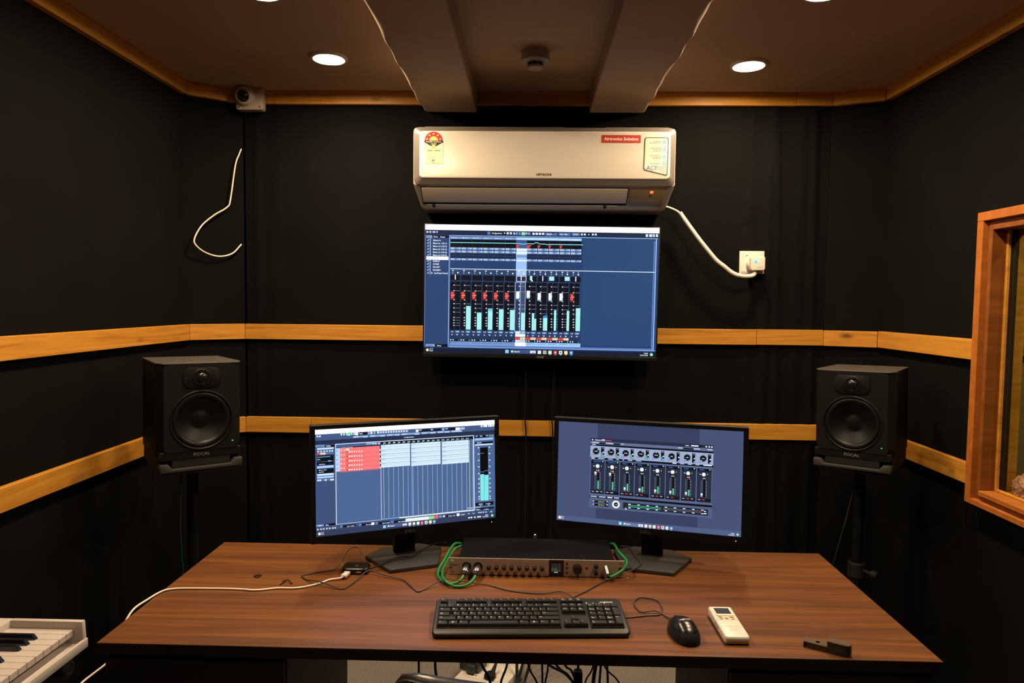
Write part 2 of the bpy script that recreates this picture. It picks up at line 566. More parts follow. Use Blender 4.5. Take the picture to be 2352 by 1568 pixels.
# back wall: black cloth stretched over boards, with soft vertical folds
def fold(x, z):
    d = 0.0
    for c, w, a, k in ((1.00, 0.020, 0.010, 0.010), (1.055, 0.016, 0.008, -0.02), (1.13, 0.03, 0.007, 0.01), (1.20, 0.018, 0.010, -0.01),
                       (-1.17, 0.02, 0.006, 0.0), (-1.10, 0.03, 0.004, 0.02), (0.60, 0.02, 0.004, 0.03), (0.93, 0.012, 0.004, 0.0), (-0.5, 0.02, 0.003, 0.02)):
        cc = c + k * (z - 1.2)
        d += a * math.exp(-((x - cc) / w) ** 2)
    if 0.88 < x < 0.97 and 1.7 < z < 2.02:
        w = math.sin(PI * (x - 0.88) / 0.09) * math.sin(PI * (z - 1.7) / 0.32)
        d += 0.009 * w * (0.5 + mnoise.noise(Vector((x * 34, z * 26, 1.7))))
    d += 0.0015 * math.sin(9 * x + 3 * z) + 0.001 * math.sin(17 * z + 5 * x)
    return d
def cloth_wall(x0, x1, z0, z1, nx, nz):
    b = B()
    g = [[b.bm.verts.new((x0 + (x1 - x0) * i / nx, YB - fold(x0 + (x1 - x0) * i / nx, z0 + (z1 - z0) * j / nz), z0 + (z1 - z0) * j / nz)) for i in range(nx + 1)] for j in range(nz + 1)]
    for j in range(nz):
        for i in range(nx):
            b.bm.faces.new((g[j][i], g[j][i + 1], g[j + 1][i + 1], g[j + 1][i]))
    b.box(x0, x1, YB + 0.012, YB + 0.1, z0, z1)
    return b
struct(cloth_wall(-1.222, 1.255, 0, CEIL, 300, 130).out('wall_back', 'black_fabric', angle=80), 'black cloth back wall with vertical folds')
def wall_seg(name, p0, p1, z0, z1, th=0.08, m='black_fabric'):
    # inner face runs from p0 to p1, thickness away from the room
    p0 = Vector((p0[0], p0[1], 0)); p1 = Vector((p1[0], p1[1], 0))
    d = (p1 - p0); L = d.length; a = math.atan2(d.y, d.x)
    return struct(B().box(0, L, 0, th, z0, z1).out(name, m, loc=(p0.x, p0.y, 0), rot=(0, 0, a)))
wall_seg('wall_corner_left', (XL, 2.83), (-1.231, YB), 0, CEIL)
wall_seg('wall_corner_right', (1.255, YB), (XR, 2.885), 0, CEIL)
struct(B().box(XL - 0.1, XL, YF, 2.83, 0, CEIL).out('wall_left', 'black_fabric'))
struct(B().box(XL - 0.1, XR + 0.1, YF - 0.1, YF, 0, CEIL).out('wall_front', 'black_fabric'))
# right wall with the window opening
WY0, WY1, WZ0, WZ1 = 0.95, 2.205, 0.905, 1.765
XW = 1.53
b = B()
b.box(XR, XW, WY1, 2.885, 0, CEIL)
b.box(XR, XW, YF, WY0, 0, CEIL)
b.box(XR, XW, WY0, WY1, 0, WZ0)
b.box(XR, XW, WY0, WY1, WZ1, CEIL)
struct(b.out('wall_right', 'black_fabric'))
struct(B().box(XL - 0.1, 3.3, YF - 0.1, YB + 0.1, CEIL, CEIL + 0.08).out('ceiling', 'ceiling_paint'), 'low painted ceiling')

# two hanging ceiling beams with a wavy outer lower edge
def beam(name, xo, xi, label):
    sgn = 1 if xo > xi else -1
    zb = 2.292
    n = 320
    b = B()
    rows = []
    y0, y1 = YF + 0.02, 2.95
    rnd = random.Random(3 + sgn)
    ph = [rnd.uniform(0, 6) for _ in range(5)]
    for i in range(n + 1):
        y = y0 + (y1 - y0) * i / n
        amp = 1.0 if sgn > 0 else 0.5
        w = amp * (0.0030 * math.sin(6 * y + ph[0]) + 0.0016 * math.sin(19 * y + ph[1]) + 0.0012 * math.sin(41 * y + ph[2]))
        dz = 0.003 * math.sin(13 * y + ph[3]) + 0.002 * math.sin(29 * y + ph[4])
        x = xo + sgn * w
        prof = [(xi, CEIL), (xi, zb + 0.004), (xi + sgn * 0.004, zb), (x - sgn * 0.035, zb), (x - sgn * 0.012, zb + dz * 0.5), (x - sgn * 0.004, zb + 0.002 + dz),
                (x, zb + 0.007 + dz), (x + sgn * 0.001, zb + 0.012 + dz), (x - sgn * 0.006, zb + 0.02), (xo - sgn * 0.006, CEIL)]
        rows.append([b.bm.verts.new((px, y, pz)) for px, pz in prof])
    for a, c in zip(rows, rows[1:]):
        for k in range(len(a) - 1):
            b.bm.faces.new((a[k], a[k + 1], c[k + 1], c[k]))
    b.bm.faces.new(rows[0]); b.bm.faces.new(rows[-1][::-1])
    bmesh.ops.recalc_face_normals(b.bm, faces=list(b.bm.faces))
    return struct(b.out(name, 'beam_paint', angle=40), label)
beam('ceiling_beam', -0.452, -0.228, 'painted ceiling beam with wavy edge beside the white ceiling camera side')
beam('ceiling_beam.001', 0.475, 0.242, 'painted ceiling beam with wavy edge on the window side')

# wooden rails and ceiling trim, plank by plank
TN = [0]
def plank(p0, p1, z0, z1, th=0.02, m='pine', z0b=None, trim_off=0.0):
    TN[0] += 1
    p0 = Vector((p0[0], p0[1], 0)); p1 = Vector((p1[0], p1[1], 0))
    d = p1 - p0; L = d.length; a = math.atan2(d.y, d.x)
    o = B().box(0, L, 0, th, z0, z1, 0.0015, 1).out('trim_%d' % TN[0], m, loc=(p0.x, p0.y, 0), rot=(0, 0, a))
    return struct(o, 'varnished pine plank')
U0, U1 = 1.327, 1.393
L0, L1 = 0.922, 0.989
BF = YB - 0.020      # front face of planks on the back wall
CLa, CLb = (XL + 0.02, 2.822), (-1.224, BF)        # left corner plank face
CRa, CRb = (1.246, BF), (XR - 0.02, 2.872)
for z0, z1, jl, jr in ((U0, U1, None, 0.965), (L0, L1, -0.94, None)):
    plank((XL + 0.02, YF), CLa, z0, z1)
    plank(CLa, CLb, z0, z1)
    if jl:
        plank(CLb, (jl - 0.001, BF), z0, z1); plank((jl, BF - 0.001), CRa, z0, z1)
    else:
        plank(CLb, (jr, BF), z0, z1); plank((jr + 0.0015, BF), CRa, z0 + 0.001, z1 + 0.001)
    plank(CRa, CRb, z0, z1)
    plank((XR - 0.02, 2.871), (XR - 0.02, 2.238), z0 + 0.001, z1 + 0.002)
T0 = 2.325
CT = CEIL
plank((XL + 0.025, YF), (XL + 0.025, 2.822), T0, CT, 0.025)
plank((XL + 0.025, 2.822), (-1.224, BF - 0.003), T0, CT, 0.025)
plank((-1.224, BF - 0.003), (-1.09, BF - 0.003), T0, CT, 0.023)
plank((-1.089, BF - 0.003), (1.10, BF - 0.003), T0 - 0.001, CT, 0.023)
plank((1.101, BF - 0.003), (1.25, BF - 0.003), T0, CT, 0.023)
plank((1.25, BF - 0.003), (XR - 0.025, 2.872), T0, CT, 0.025)
plank((XR - 0.025, 2.871), (XR - 0.025, YF), T0, CT, 0.025)

# window to the neighbouring booth
wn = bpy.data.objects.new('window_1', None); COL.objects.link(wn); wn['kind'] = 'structure'
wn['label'] = 'orange wooden studio window in the side wall'
wn.location = (XR, 2.237, 0.874)
def wpart(name, m, *boxes, bev=0.0015):
    b = B()
    for q in boxes:
        x0, x1, y0, y1, z0, z1 = q
        b.box(x0 - XR, x1 - XR, y0 - 2.237, y1 - 2.237, z0 - 0.874, z1 - 0.874, bev, 1)
    return b.out(name, m, wn)
OY0, OY1, OZ0, OZ1 = 0.915, 2.237, 0.874, 1.794
c = 0.028
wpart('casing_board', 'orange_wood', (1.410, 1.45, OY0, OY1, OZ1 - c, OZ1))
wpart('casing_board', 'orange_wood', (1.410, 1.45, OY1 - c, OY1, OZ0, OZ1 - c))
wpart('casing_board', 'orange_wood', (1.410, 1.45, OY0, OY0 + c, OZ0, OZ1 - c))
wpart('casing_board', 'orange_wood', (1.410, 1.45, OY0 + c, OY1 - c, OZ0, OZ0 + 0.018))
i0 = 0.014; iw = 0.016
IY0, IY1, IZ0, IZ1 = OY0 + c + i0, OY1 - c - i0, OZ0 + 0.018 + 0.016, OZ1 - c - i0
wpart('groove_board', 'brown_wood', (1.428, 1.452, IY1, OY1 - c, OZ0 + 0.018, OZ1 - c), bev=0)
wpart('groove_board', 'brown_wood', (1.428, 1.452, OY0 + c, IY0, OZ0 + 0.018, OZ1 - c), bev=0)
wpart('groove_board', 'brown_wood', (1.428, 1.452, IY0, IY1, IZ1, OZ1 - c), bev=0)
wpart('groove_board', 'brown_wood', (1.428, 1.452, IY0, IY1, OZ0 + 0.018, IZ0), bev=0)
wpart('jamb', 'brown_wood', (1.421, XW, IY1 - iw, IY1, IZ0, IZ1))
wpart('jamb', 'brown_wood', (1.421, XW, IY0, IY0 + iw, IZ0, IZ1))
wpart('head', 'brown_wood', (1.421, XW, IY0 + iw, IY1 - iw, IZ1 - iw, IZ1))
wpart('sill', 'orange_wood', (1.415, 1.63, IY0 + iw, IY1 - iw, IZ0, IZ0 + iw))
for gx in (1.478,):
    wpart('glass_stop', 'pine', (gx - 0.014, gx - 0.004, IY1 - iw - 0.010, IY1 - iw, IZ0 + iw, IZ1 - iw))
    wpart('glass_stop', 'pine', (gx - 0.014, gx - 0.004, IY0 + iw, IY1 - iw - 0.010, IZ0 + iw, IZ0 + iw + 0.008))
    wpart('rubber_seal', 'rubber', (gx + 0.005, gx + 0.016, IY1 - iw - 0.012, IY1 - iw, IZ0 + iw, IZ1 - iw))
    wpart('glass_pane', 'window_glass', (gx - 0.003, gx + 0.003, IY0 + iw, IY1 - iw, IZ0 + iw, IZ1 - iw), bev=0)
wpart('lining', 'pine', (1.50, 1.53, IY1 - iw - 0.004, IY1 - iw, IZ0 + iw + 0.001, IZ1 - iw - 0.001))
# crumpled pinkish wrap lying on the sill between the panes
b = B()
rnd = random.Random(5)
t = bmesh.new()
bmesh.ops.create_icosphere(t, subdivisions=5, radius=1.0)
from mathutils import noise as mnoise
for v in t.verts:
    p = v.co.copy()
    q = Vector((p.x, p.y * 2.0, p.z))
    k = 1 + 0.55 * (abs(mnoise.noise(q * 1.5)) - 0.25) + 0.40 * (abs(mnoise.noise(q * 3.3 + Vector((3, 1, 2)))) - 0.2)
    v.co = Vector((p.x * k * 0.030, p.y * 0.055, max(p.z * k, -0.5) * 0.040))
b._merge(t)
zmin = min(v.co.z for v in b.bm.verts)
o = b.out('crumpled_wrap', 'wrap_pink', loc=(1.523, 2.115, IZ0 + iw - zmin + 0.0005), angle=50)
tag(o, 'crumpled pink plastic wrap lying on the window ledge behind the glass', 'plastic wrap')
# the booth beyond
struct(B().box(XW, 3.3, 2.40, 2.48, 0, CEIL).out('wall_booth_back', 'next_fabric'), 'olive cloth wall of the booth behind the window')
struct(B().box(3.2, 3.3, YF, 2.40, 0, CEIL).out('wall_booth_right', 'next_fabric'), 'olive cloth wall of the booth, far side')
struct(B().box(XW, 3.2, YF, YF + 0.1, 0, CEIL).out('wall_booth_front', 'next_fabric'), 'olive cloth wall of the booth, near side')
TN[0] += 1
struct(B().box(XW, 3.2, 2.38, 2.40, 1.334, 1.388, 0.001, 1).out('trim_%d' % TN[0], 'pine'), 'pine rail on the booth wall')

# ================================================================ CEILING FITTINGS
def downlight(x, y, glow, label, group):
    t = thing('downlight', label, 'light', (x, y, CEIL), 0, group)
    B().lathe([(0.050, 0.0), (0.066, 0.0), (0.066, -0.005), (0.064, -0.009), (0.0585, -0.0105), (0.056, -0.0100), (0.0557, -0.002)], n=40, cap0=False, cap1=False).out('trim_ring', 'white_plastic', t)
    B().lathe([(0.0555, -0.0005), (0.0553, -0.0072), (0.0543, -0.0076), (0.030, -0.0078), (0.0, -0.0079)], n=40, cap0=False).out('diffuser', glow, t)
    return t
G = 'round ceiling downlights'
downlight(-0.738, 2.553, 'lamp_glow', 'lit round downlight beside the white ceiling camera', G)
downlight(0.796, 2.617, 'lamp_glow', 'lit round downlight on the window side of the ceiling', G)
downlight(-0.773, 2.005, 'lamp_glow', 'round downlight above the front of the desk, keyboard side, nearer the viewer', G)
downlight(0.815, 2.007, 'lamp_glow', 'round downlight above the front of the desk, window side, nearer the viewer', G)
downlight(-0.79, 1.42, 'lamp_glow', 'round downlight above the piano keyboard, in the row nearest the viewer', G)
downlight(0.82, 1.42, 'lamp_glow', 'round downlight in the row nearest the viewer, window side', G)
downlight(2.15, 1.55, 'next_lamp_glow', 'round downlight in the booth behind the window', G)

sd = thing('smoke_detector', 'round white smoke detector on the ceiling between the two beams', 'smoke detector', (0.012, 2.49, CEIL))
B().lathe([(0.050, 0), (0.050, -0.030), (0.0515, -0.032), (0.0515, -0.036), (0.047, -0.040), (0.032, -0.042)], n=40, cap1=True).out('base', 'detector', sd)
B().lathe([(0.025, -0.041), (0.025, -0.054)], n=32).out('sensor_chamber', 'hole', sd)
for k in range(8):
    a = 2 * PI * k / 8 + 0.3
    B().box(0.024, 0.029, -0.0016, 0.0016, -0.054, -0.040, mtx=Matrix.Rotation(a, 4, 'Z')).out('rib', 'detector', sd)
B().lathe([(0.0295, -0.052), (0.030, -0.055), (0.027, -0.060), (0.015, -0.062), (0, -0.0625)], n=32).out('cap', 'detector', sd)

sc = thing('security_camera', 'white wall camera with dark round lens under the ceiling corner', 'camera', (-1.176, 2.928, 2.337))
B().prism(rrect(-0.056, 0.056, -0.050, 0.050, 0.010), 'y', -0.020, 0.020, 0.004, 2).out('mounting_box', 'camera_shell', sc)
dv = Vector((0.10, -0.95, -0.26)).normalized()
c0 = Vector((-0.018, -0.014, 0.008))
B().lathe([(0.044, 0.0), (0.043, 0.012), (0.039, 0.024), (0.033, 0.033), (0.029, 0.036), (0.0245, 0.0365), (0.024, 0.030)], c0, dv, 36, cap1=False).out('housing', 'camera_shell', sc)
B().lathe([(0.024, 0.0), (0.024, 0.0015), (0.0225, 0.0015), (0.0225, 0.0)], c0 + dv * 0.0365, dv, 32, cap0=False, cap1=False).out('lens_ring', 'chrome', sc)
B().lathe([(0.0245, 0.0), (0.018, 0.004), (0.0, 0.006)], c0 + dv * 0.027, dv, 32).out('lens', 'glossy_black', sc)
for sx, sz in ((0.042, 0.036), (0.044, -0.038), (-0.044, -0.040)):
    B().cyl((sx, -0.0195, sz), (sx, -0.0215, sz), 0.0032, n=10).out('screw', 'ink_dark', sc)

pts = [(-1.230, 2.952, 2.135), (-1.237, 2.945, 2.110), (-1.247, 2.93, 2.061), (-1.262, 2.912, 1.916), (-1.274, 2.905, 1.883), (-1.314, 2.872, 1.846), (-1.352, 2.842, 1.800),
       (-1.370, 2.815, 1.745), (-1.366, 2.818, 1.717), (-1.342, 2.85, 1.690), (-1.303, 2.89, 1.677), (-1.262, 2.925, 1.692), (-1.233, 2.95, 1.733)]
cable('camera_cable', pts, 0.0032, 'conduit', 'thin white cable hanging in a loop below the ceiling camera', n=10)

# ================================================================ AIR CONDITIONER
ac = thing('air_conditioner', 'white split air conditioner on the back wall above the television', 'air conditioner', (0.051, 2.972, 1.874))
hw = 0.514
prof = [(0.0, 0.0), (-0.112, 0.0), (-0.128, 0.006), (-0.2155, 0.078), (-0.224, 0.082), (-0.226, 0.095),
        (-0.226, 0.286), (-0.222, 0.298), (-0.212, 0.306), (-0.19, 0.308), (0.0, 0.308)]
b = B(); b.prism(prof, 'x', -hw, hw, 0.012, 3, caps_only=True)
for v in b.bm.verts:
    if v.co.z < 0.08:
        v.co.x *= 1 - 0.035 * (0.08 - v.co.z) / 0.08
b.out('body', 'ac_body_shaded', ac, angle=50)
# sloped grey frame around the front panel
b = B()
outer = rrect(-hw + 0.004, hw - 0.004, 0.080, 0.305, 0.022, 6)
inner = rrect(-hw + 0.028, hw - 0.026, 0.104, 0.286, 0.016, 6)
back = -0.231
A = [b.bm.verts.new((x, -0.226, z)) for x, z in outer]
C0 = [b.bm.verts.new((x * 0.996, -0.2305, 0.1925 + (z - 0.1925) * 0.982)) for x, z in outer]
D = [b.bm.verts.new((x, -0.2435, z)) for x, z in inner]
n = len(A)
for i in range(n):
    j = (i + 1) % n
    b.bm.faces.new((A[i], A[j], C0[j], C0[i]))
    b.bm.faces.new((C0[i], C0[j], D[j], D[i]))
bmesh.ops.recalc_face_normals(b.bm, faces=list(b.bm.faces))
b.out('front_frame', 'ac_frame', ac, angle=30)
b = B(); b.prism(rrect(-hw + 0.028, hw - 0.026, 0.104, 0.286, 0.016, 6), 'y', -0.229, -0.2495, 0.005, 4, caps_only=True)
for v in b.bm.verts:
    k = (v.co.z - 0.195) / 0.09
    v.co.y -= 0.0006 * (1 - k * k) if v.co.y < -0.2455 else 0
b.out('front_panel', 'ac_panel', ac, angle=50)
B().box(-0.47, 0.08, -0.21, -0.06, 0.308, 0.311).out('top_grille', 'ac_frame', ac)
B().box(0.24, 0.49, -0.21, -0.06, 0.308, 0.311).out('top_grille', 'ac_frame', ac)
# outlet lip, louver and display in the sloped lower face
def lower(x0, x1, t0, t1, off0, off1, bev=0.001):
    # box lying on the sloped lower face: t = height 0..1 between z .012 and .074
    b = B()
    p0 = Vector((0, -0.128, 0.006)); p1 = Vector((0, -0.2155, 0.078))
    d = (p1 - p0); L = d.length; d.normalize()
    nrm = Vector((0, -d.z, d.y)).normalized()
    if nrm.y > 0:
        nrm = -nrm
    m = Matrix(((1, 0, 0, 0), (0, nrm.y, d.y, 0), (0, nrm.z, d.z, 0), (0, 0, 0, 1)))
    m.translation = p0
    b.box(x0, x1, off0, off1, t0 * L, t1 * L, bev, 2, mtx=m)
    return b
lower(-0.487, 0.337, 0.16, 0.99, -0.006, 0.0008).out('louver_recess', 'hole', ac)
lower(-0.483, 0.332, 0.29, 0.955, -0.004, 0.0050, 0.002).out('louver', 'ac_body_shaded', ac)
lower(-0.470, 0.30, 0.13, 0.17, -0.003, 0.0030, 0.001).out('outlet_lip', 'ac_body_shaded', ac)
for x in (-0.448, 0.245):
    lower(x, x + 0.010, 0.05, 0.22, 0, 0.006).out('louver_tab', 'hole', ac)
lower(0.341, 0.478, 0.14, 0.985, -0.004, 0.0025, 0.001).out('display_panel', 'ac_display', ac)
lower(0.350, 0.466, 0.16, 0.45, 0.0025, 0.0032, 0.0003).out('receiver_window', 'ac_frame', ac)
lower(0.421, 0.433, 0.76, 0.86, 0.0025, 0.0033, 0.0003).out('power_led', 'led_red', ac)
lower(0.420, 0.426, 0.58, 0.68, 0.0025, 0.0030, 0.0).out('display_mark', 'ink_dark', ac)
MX = Matrix.Rotation(R(90), 4, 'X')
def face(x, y, z):
    return Matrix.Translation((x, y, z)) @ MX
pf = -0.2508
B().text('HITACHI', 0.0125, face(0.0, -0.2502, 0.1155), widen=1.2, fat=0.035).out('maker_lettering', 'ink_dark', ac, smooth=False)
# energy label
P = Print(step=0.0001)
Wl = 0.073; Hl = 0.118
P.rect(0, Hl * 0.76, Wl, 0, rgb(248, 240, 200), 0)
cx = Wl / 2; zc = Hl * 0.755
P.disc(cx, zc, Wl * 0.475, rgb(206, 38, 22), 1, 26, 0, 180)
P.disc(cx, zc, Wl * 0.235, rgb(246, 214, 120), 2, 20, 0, 180)
for k in range(5):
    a = R(14 + 38 * k)
    sx, sz = cx + math.cos(a) * Wl * 0.36, zc + math.sin(a) * Wl * 0.36
    st = []
    for q in range(10):
        rr = 0.0047 if q % 2 == 0 else 0.0020
        st.append((sx + rr * math.sin(PI * q / 5), sz + rr * math.cos(PI * q / 5)))
    P.poly(st, rgb(250, 240, 225), 3)
P.poly([(0.0005, zc), (Wl - 0.0005, zc), (Wl, zc - 0.006), (cx + 0.010, zc - 0.021), (cx - 0.010, zc - 0.021), (0, zc - 0.006)], rgb(18, 16, 14), 3)
P.text('POWER SAVINGS', cx, zc - 0.0068, 0.0050, rgb(245, 235, 220), 4, 'c', 1.10)
P.text('GUIDE', cx, zc - 0.0145, 0.0050, rgb(245, 235, 220), 4, 'c', 1.1)
P.disc(cx, zc - 0.0245, 0.0095, rgb(240, 215, 140), 4)
P.text('7', cx, zc - 0.0285, 0.007, rgb(25, 20, 15), 5, 'c')
P.rect(cx - 0.025, zc - 0.036, cx - 0.005, zc - 0.0395, rgb(80, 140, 40), 2)
P.rect(cx + 0.004, zc - 0.036, cx + 0.025, zc - 0.0395, rgb(80, 140, 40), 2)
for r_ in range(6):
    P.rect(cx - 0.025, zc - 0.045 - r_ * 0.0042, cx - 0.007 - 0.002 * (r_ % 3), zc - 0.0462 - r_ * 0.0042, rgb(214, 170, 110), 2)
    P.rect(cx + 0.001, zc - 0.045 - r_ * 0.0042, cx + 0.008 + 0.004 * (r_ % 2), zc - 0.0462 - r_ * 0.0042, rgb(214, 170, 110), 2)
P.rect(cx - 0.006, zc - 0.0735, cx - 0.0005, zc - 0.078, rgb(20, 20, 20), 2)
P.rect(cx + 0.0005, zc - 0.0735, cx + 0.005, zc - 0.0765, rgb(30, 40, 30), 2)
P.disc(cx, zc - 0.0815, 0.003, rgb(60, 60, 50), 2, 10, 180, 360)
P.rect(cx - 0.030, zc - 0.086, cx + 0.030, zc - 0.0875, rgb(225, 180, 100), 2)
link('energy_label', P.mesh('energy_label', 'sticker'), ac, (-0.466, -0.2504, 0.158))
# red installer sticker
P = Print(step=0.0001)
P.rect(0, 0.029, 0.150, 0, rgb(196, 40, 22), 0)
P.text('Airtronics Solution', 0.075, 0.0090, 0.0118, rgb(250, 235, 225), 1, 'c', width=0.132, fat=0.03)
P.v = [(x - 0.0 if y > -0.00005 else x, y, z) for x, y, z in P.v]
link('red_sticker', P.mesh('red_sticker', 'sticker'), ac, (0.222, -0.2504, 0.243))
# information sticker: outlined card with blue round symbols
P = Print(step=0.0001)
w, h = 0.094, 0.146
out = [(0.004, 0.020), (0.090, 0.0), (0.093, 0.004), (0.096, h - 0.006), (0.090, h), (0.008, h), (0.003, h - 0.006), (0.0, 0.026)]
inn = [(0.0058, 0.0236), (0.0880, 0.0042), (0.0898, 0.0065), (0.0924, h - 0.0075), (0.0880, h - 0.0030), (0.0095, h - 0.0030), (0.0062, h - 0.0075), (0.0034, 0.0275)]
P.poly(out, rgb(34, 32, 30), 0)
P.poly(inn, rgb(232, 222, 206), 1)
for (zz, rows) in ((0.128, 2), (0.100, 3), (0.072, 3), (0.046, 1)):
    P.disc(0.079, zz, 0.0092, rgb(225, 235, 235), 2)
    P.disc(0.079, zz, 0.0072, rgb(90, 175, 215), 3)
    P.disc(0.0785, zz, 0.0030, rgb(190, 225, 120) if zz > 0.12 else rgb(230, 245, 250), 4)
    for q in range(rows):
        z0 = zz + 0.005 * (rows - 1) / 2 - 0.0058 * q
        x = 0.066
        for wd in (0.008, 0.011, 0.006 + 0.003 * (q % 2), 0.010):
            if x - wd < 0.012 + 0.012 * ((q + rows) % 3):
                break
            P.rect(x - wd, z0 + 0.0009, x, z0 - 0.0009, rgb(96, 82, 66), 2)
            x -= wd + 0.002
P.text('ACE', 0.012, 0.0225, 0.0165, rgb(60, 130, 185), 3, 'l', 1.0)
for q in range(5):
    P.rect(0.052 + 0.003 * q, 0.034 - 0.0052 * q, 0.089, 0.0325 - 0.0052 * q, rgb(120, 110, 95), 2)
P.poly([(0.004, 0.027), (0.020, 0.030), (0.036, 0.018), (0.035, 0.0165), (0.019, 0.0285), (0.004, 0.0255)], rgb(110, 115, 115), 4)
link('feature_card', P.mesh('feature_card', 'sticker'), ac, (0.384, -0.2504, 0.118))

# power lead: thin cord running into a ribbed white conduit
pl = thing('power_lead', 'white ribbed conduit lead running from the air conditioner to the wall socket', 'cable', (0.57, 2.90, 1.90))
o0 = Vector((0.57, 2.90, 1.90))
cp = [(0.545, 2.93, 1.905), (0.569, 2.915, 1.899), (0.60, 2.90, 1.884), (0.622, 2.90, 1.869)]
B().tube([Vector(p) - o0 for p in cp], 0.0042, 10).out('cord', 'cream', pl, angle=60)
cp = [(0.618, 2.90, 1.875), (0.633, 2.898, 1.853), (0.662, 2.895, 1.813), (0.698, 2.892, 1.765), (0.737, 2.892, 1.718), (0.772, 2.893, 1.679), (0.800, 2.894, 1.658), (0.827, 2.896, 1.637), (0.850, 2.898, 1.624),
      (0.880, 2.90, 1.616), (0.912, 2.91, 1.616), (0.934, 2.924, 1.622), (0.942, 2.931, 1.630)]
B().tube([Vector(p) - o0 for p in cp], 0.0085, 14, 20, radii=lambda t, i: 0.0088 if i % 2 == 0 else 0.0078).out('conduit', 'conduit', pl, angle=60)
B().tube([Vector(p) - o0 for p in [(0.940, 2.930, 1.628), (0.9445, 2.932, 1.634), (0.948, 2.934, 1.640)]], 0.0042, 8).out('cord_end', 'ink_dark', pl)
ws = thing('wall_socket', 'square white wall socket plate on the black back wall', 'socket', (0.9385, 2.972, 1.676))
B().prism(rrect(-0.052, 0.052, -0.048, 0.048, 0.003), 'y', 0.0, -0.010, 0.002, 2, caps_only=True).out('plate', 'white_plastic', ws)
B().prism(rrect(-0.044, 0.046, -0.040, 0.040, 0.003), 'y', -0.010, -0.0115, 0.0006, 1, caps_only=True).out('inner_plate', 'white_plastic', ws)
B().box(-0.027, -0.018, -0.0118, -0.011, 0.026, 0.030).out('switch_slot', 'ink_grey', ws)
pg = thing('power_plug', 'white power plug with blue light in the wall socket', 'plug', (0.9385, 2.9605, 1.676))
B().lathe([(0.032, 0), (0.032, 0.016), (0.028, 0.024)], (0.006, 0, -0.008), (0, -1, 0), 30).out('plug_base', 'white_plastic', pg)
b = B(); b.prism(rrect(-0.019, 0.041, -0.036, 0.024, 0.010), 'y', -0.016, -0.046, 0.004, 3, caps_only=True)
b.out('plug_body', 'white_plastic', pg)
B().lathe([(0.0055, 0), (0.0055, 0.001)], (0.001, -0.0458, 0.0), (0, -1, 0), 16).out('plug_light', 'led_blue', pg)
B().text('HAVELLS', 0.0045, face(0.018, -0.0464, -0.024)).out('plug_lettering', 'ink_grey', pg, smooth=False)
b = B(); b.box(0.004, 0.022, -0.042, -0.022, -0.040, -0.0355, 0.001, 1); b.out('cord_grip', 'ink_dark', pg)

# ================================================================ TELEVISION
tv = thing('television', 'large flat television showing a mixing console on the back wall', 'television', (0.0445, 2.87, 1.265), rot=(0, R(0.45), 0))
TW, TH = 0.974, 0.551
B().box(-TW / 2, TW / 2, 0.0, 0.035, 0, TH, 0.004, 2).out('cabinet', 'bezel', tv)
B().box(-0.32, 0.32, 0.035, 0.065, 0.04, 0.36, 0.008, 2).out('rear_housing', 'black_plastic', tv)
B().box(-0.10, 0.10, 0.065, 0.098, 0.10, 0.30, 0.002, 1).out('wall_bracket', 'dark_grey', tv)
B().box(-TW / 2 + 0.002, TW / 2 - 0.002, -0.0035, 0.0, 0.0, 0.014, 0.001, 1).out('chin', 'bezel', tv)
B().text('VW', 0.0135, face(0.005, -0.004, 0.0022), widen=1.35).out('maker_lettering', 'ink_grey', tv, smooth=False)

def C(r, g, b, k=1.0):
    return rgb(r, g, b, k)
WHITE = C(235, 242, 255, 1.25)
LBLUE = C(150, 190, 245)
def taskbar(p, y0, y1, xs, h, k=1.0):
    # xs: x of start, search0, search1, first icon, step ; y at xs[0]
    st, s0, s1, ic, stp = xs
    p.rect(st, y0, st + h, y0 + h, C(150, 215, 245), 4)
    for a in (0, 1):
        p.rect(st + h * 0.46, y0, st + h * 0.54, y0 + h, C(90, 150, 200), 5)
# ---- TV picture (coordinates are those of the enlarged screen picture)
P = Print([(60, 68), (2280, 95), (2242, 1340), (55, 1305)], 0.962, 0.531)
P.rect(55, 60, 2300, 1400, C(36, 64, 108), 0)
P.rect(40, 60, 2300, 120, C(245, 250, 255, 1.5), 2)
P.text('C', 64, 88, 18, C(40, 70, 140), 3)
P.rect(55, 120, 2290, 172, C(28, 42, 70), 1)
P.rect(55, 170, 288, 1240, C(42, 68, 112), 1)
P.rect(288, 176, 300, 1240, C(70, 100, 160), 2)
for x0, x1 in ((70, 90), (98, 118), (130, 156), (166, 178)):
    P.rect(x0, 134, x1, 150, C(190, 205, 235), 2)
P.rect(650, 138, 678, 166, C(90, 120, 175), 2)
P.rect(682, 138, 826, 166, C(8, 12, 20), 2)
P.text('Configurations', 690, 158, 14, WHITE, 3, width=98)
P.rect(806, 146, 818, 156, WHITE, 3)
for x0, x1 in ((832, 852), (862, 882)):
    P.rect(x0, 142, x1, 162, C(225, 235, 250), 2)
P.rect(892, 138, 1062, 168, C(70, 95, 145), 2)
for i, ch in enumerate('MSLRWA'):
    x = 896 + i * 28
    if i == 3:
        P.rect(975, 140, 1007, 171, C(120, 225, 130), 3)
    P.text(ch, x, 161, 15, WHITE, 4)
for i in range(4):
    P.rect(1076 + i * 30, 146, 1098 + i * 30, 166, C(235, 240, 250), 2)
for x0, x1, s in ((1196, 1312, '0/0'), (1324, 1438, '0ms  Abc'), (1448, 1526, 'Q-Link')):
    P.rect(x0, 146, x1, 174, C(82, 110, 165), 2)
    P.text(s, x0 + 14, 166, 13, WHITE, 3, width=(x1 - x0) * 0.62)
P.rect(1262, 148, 1282, 170, C(8, 12, 20), 3)
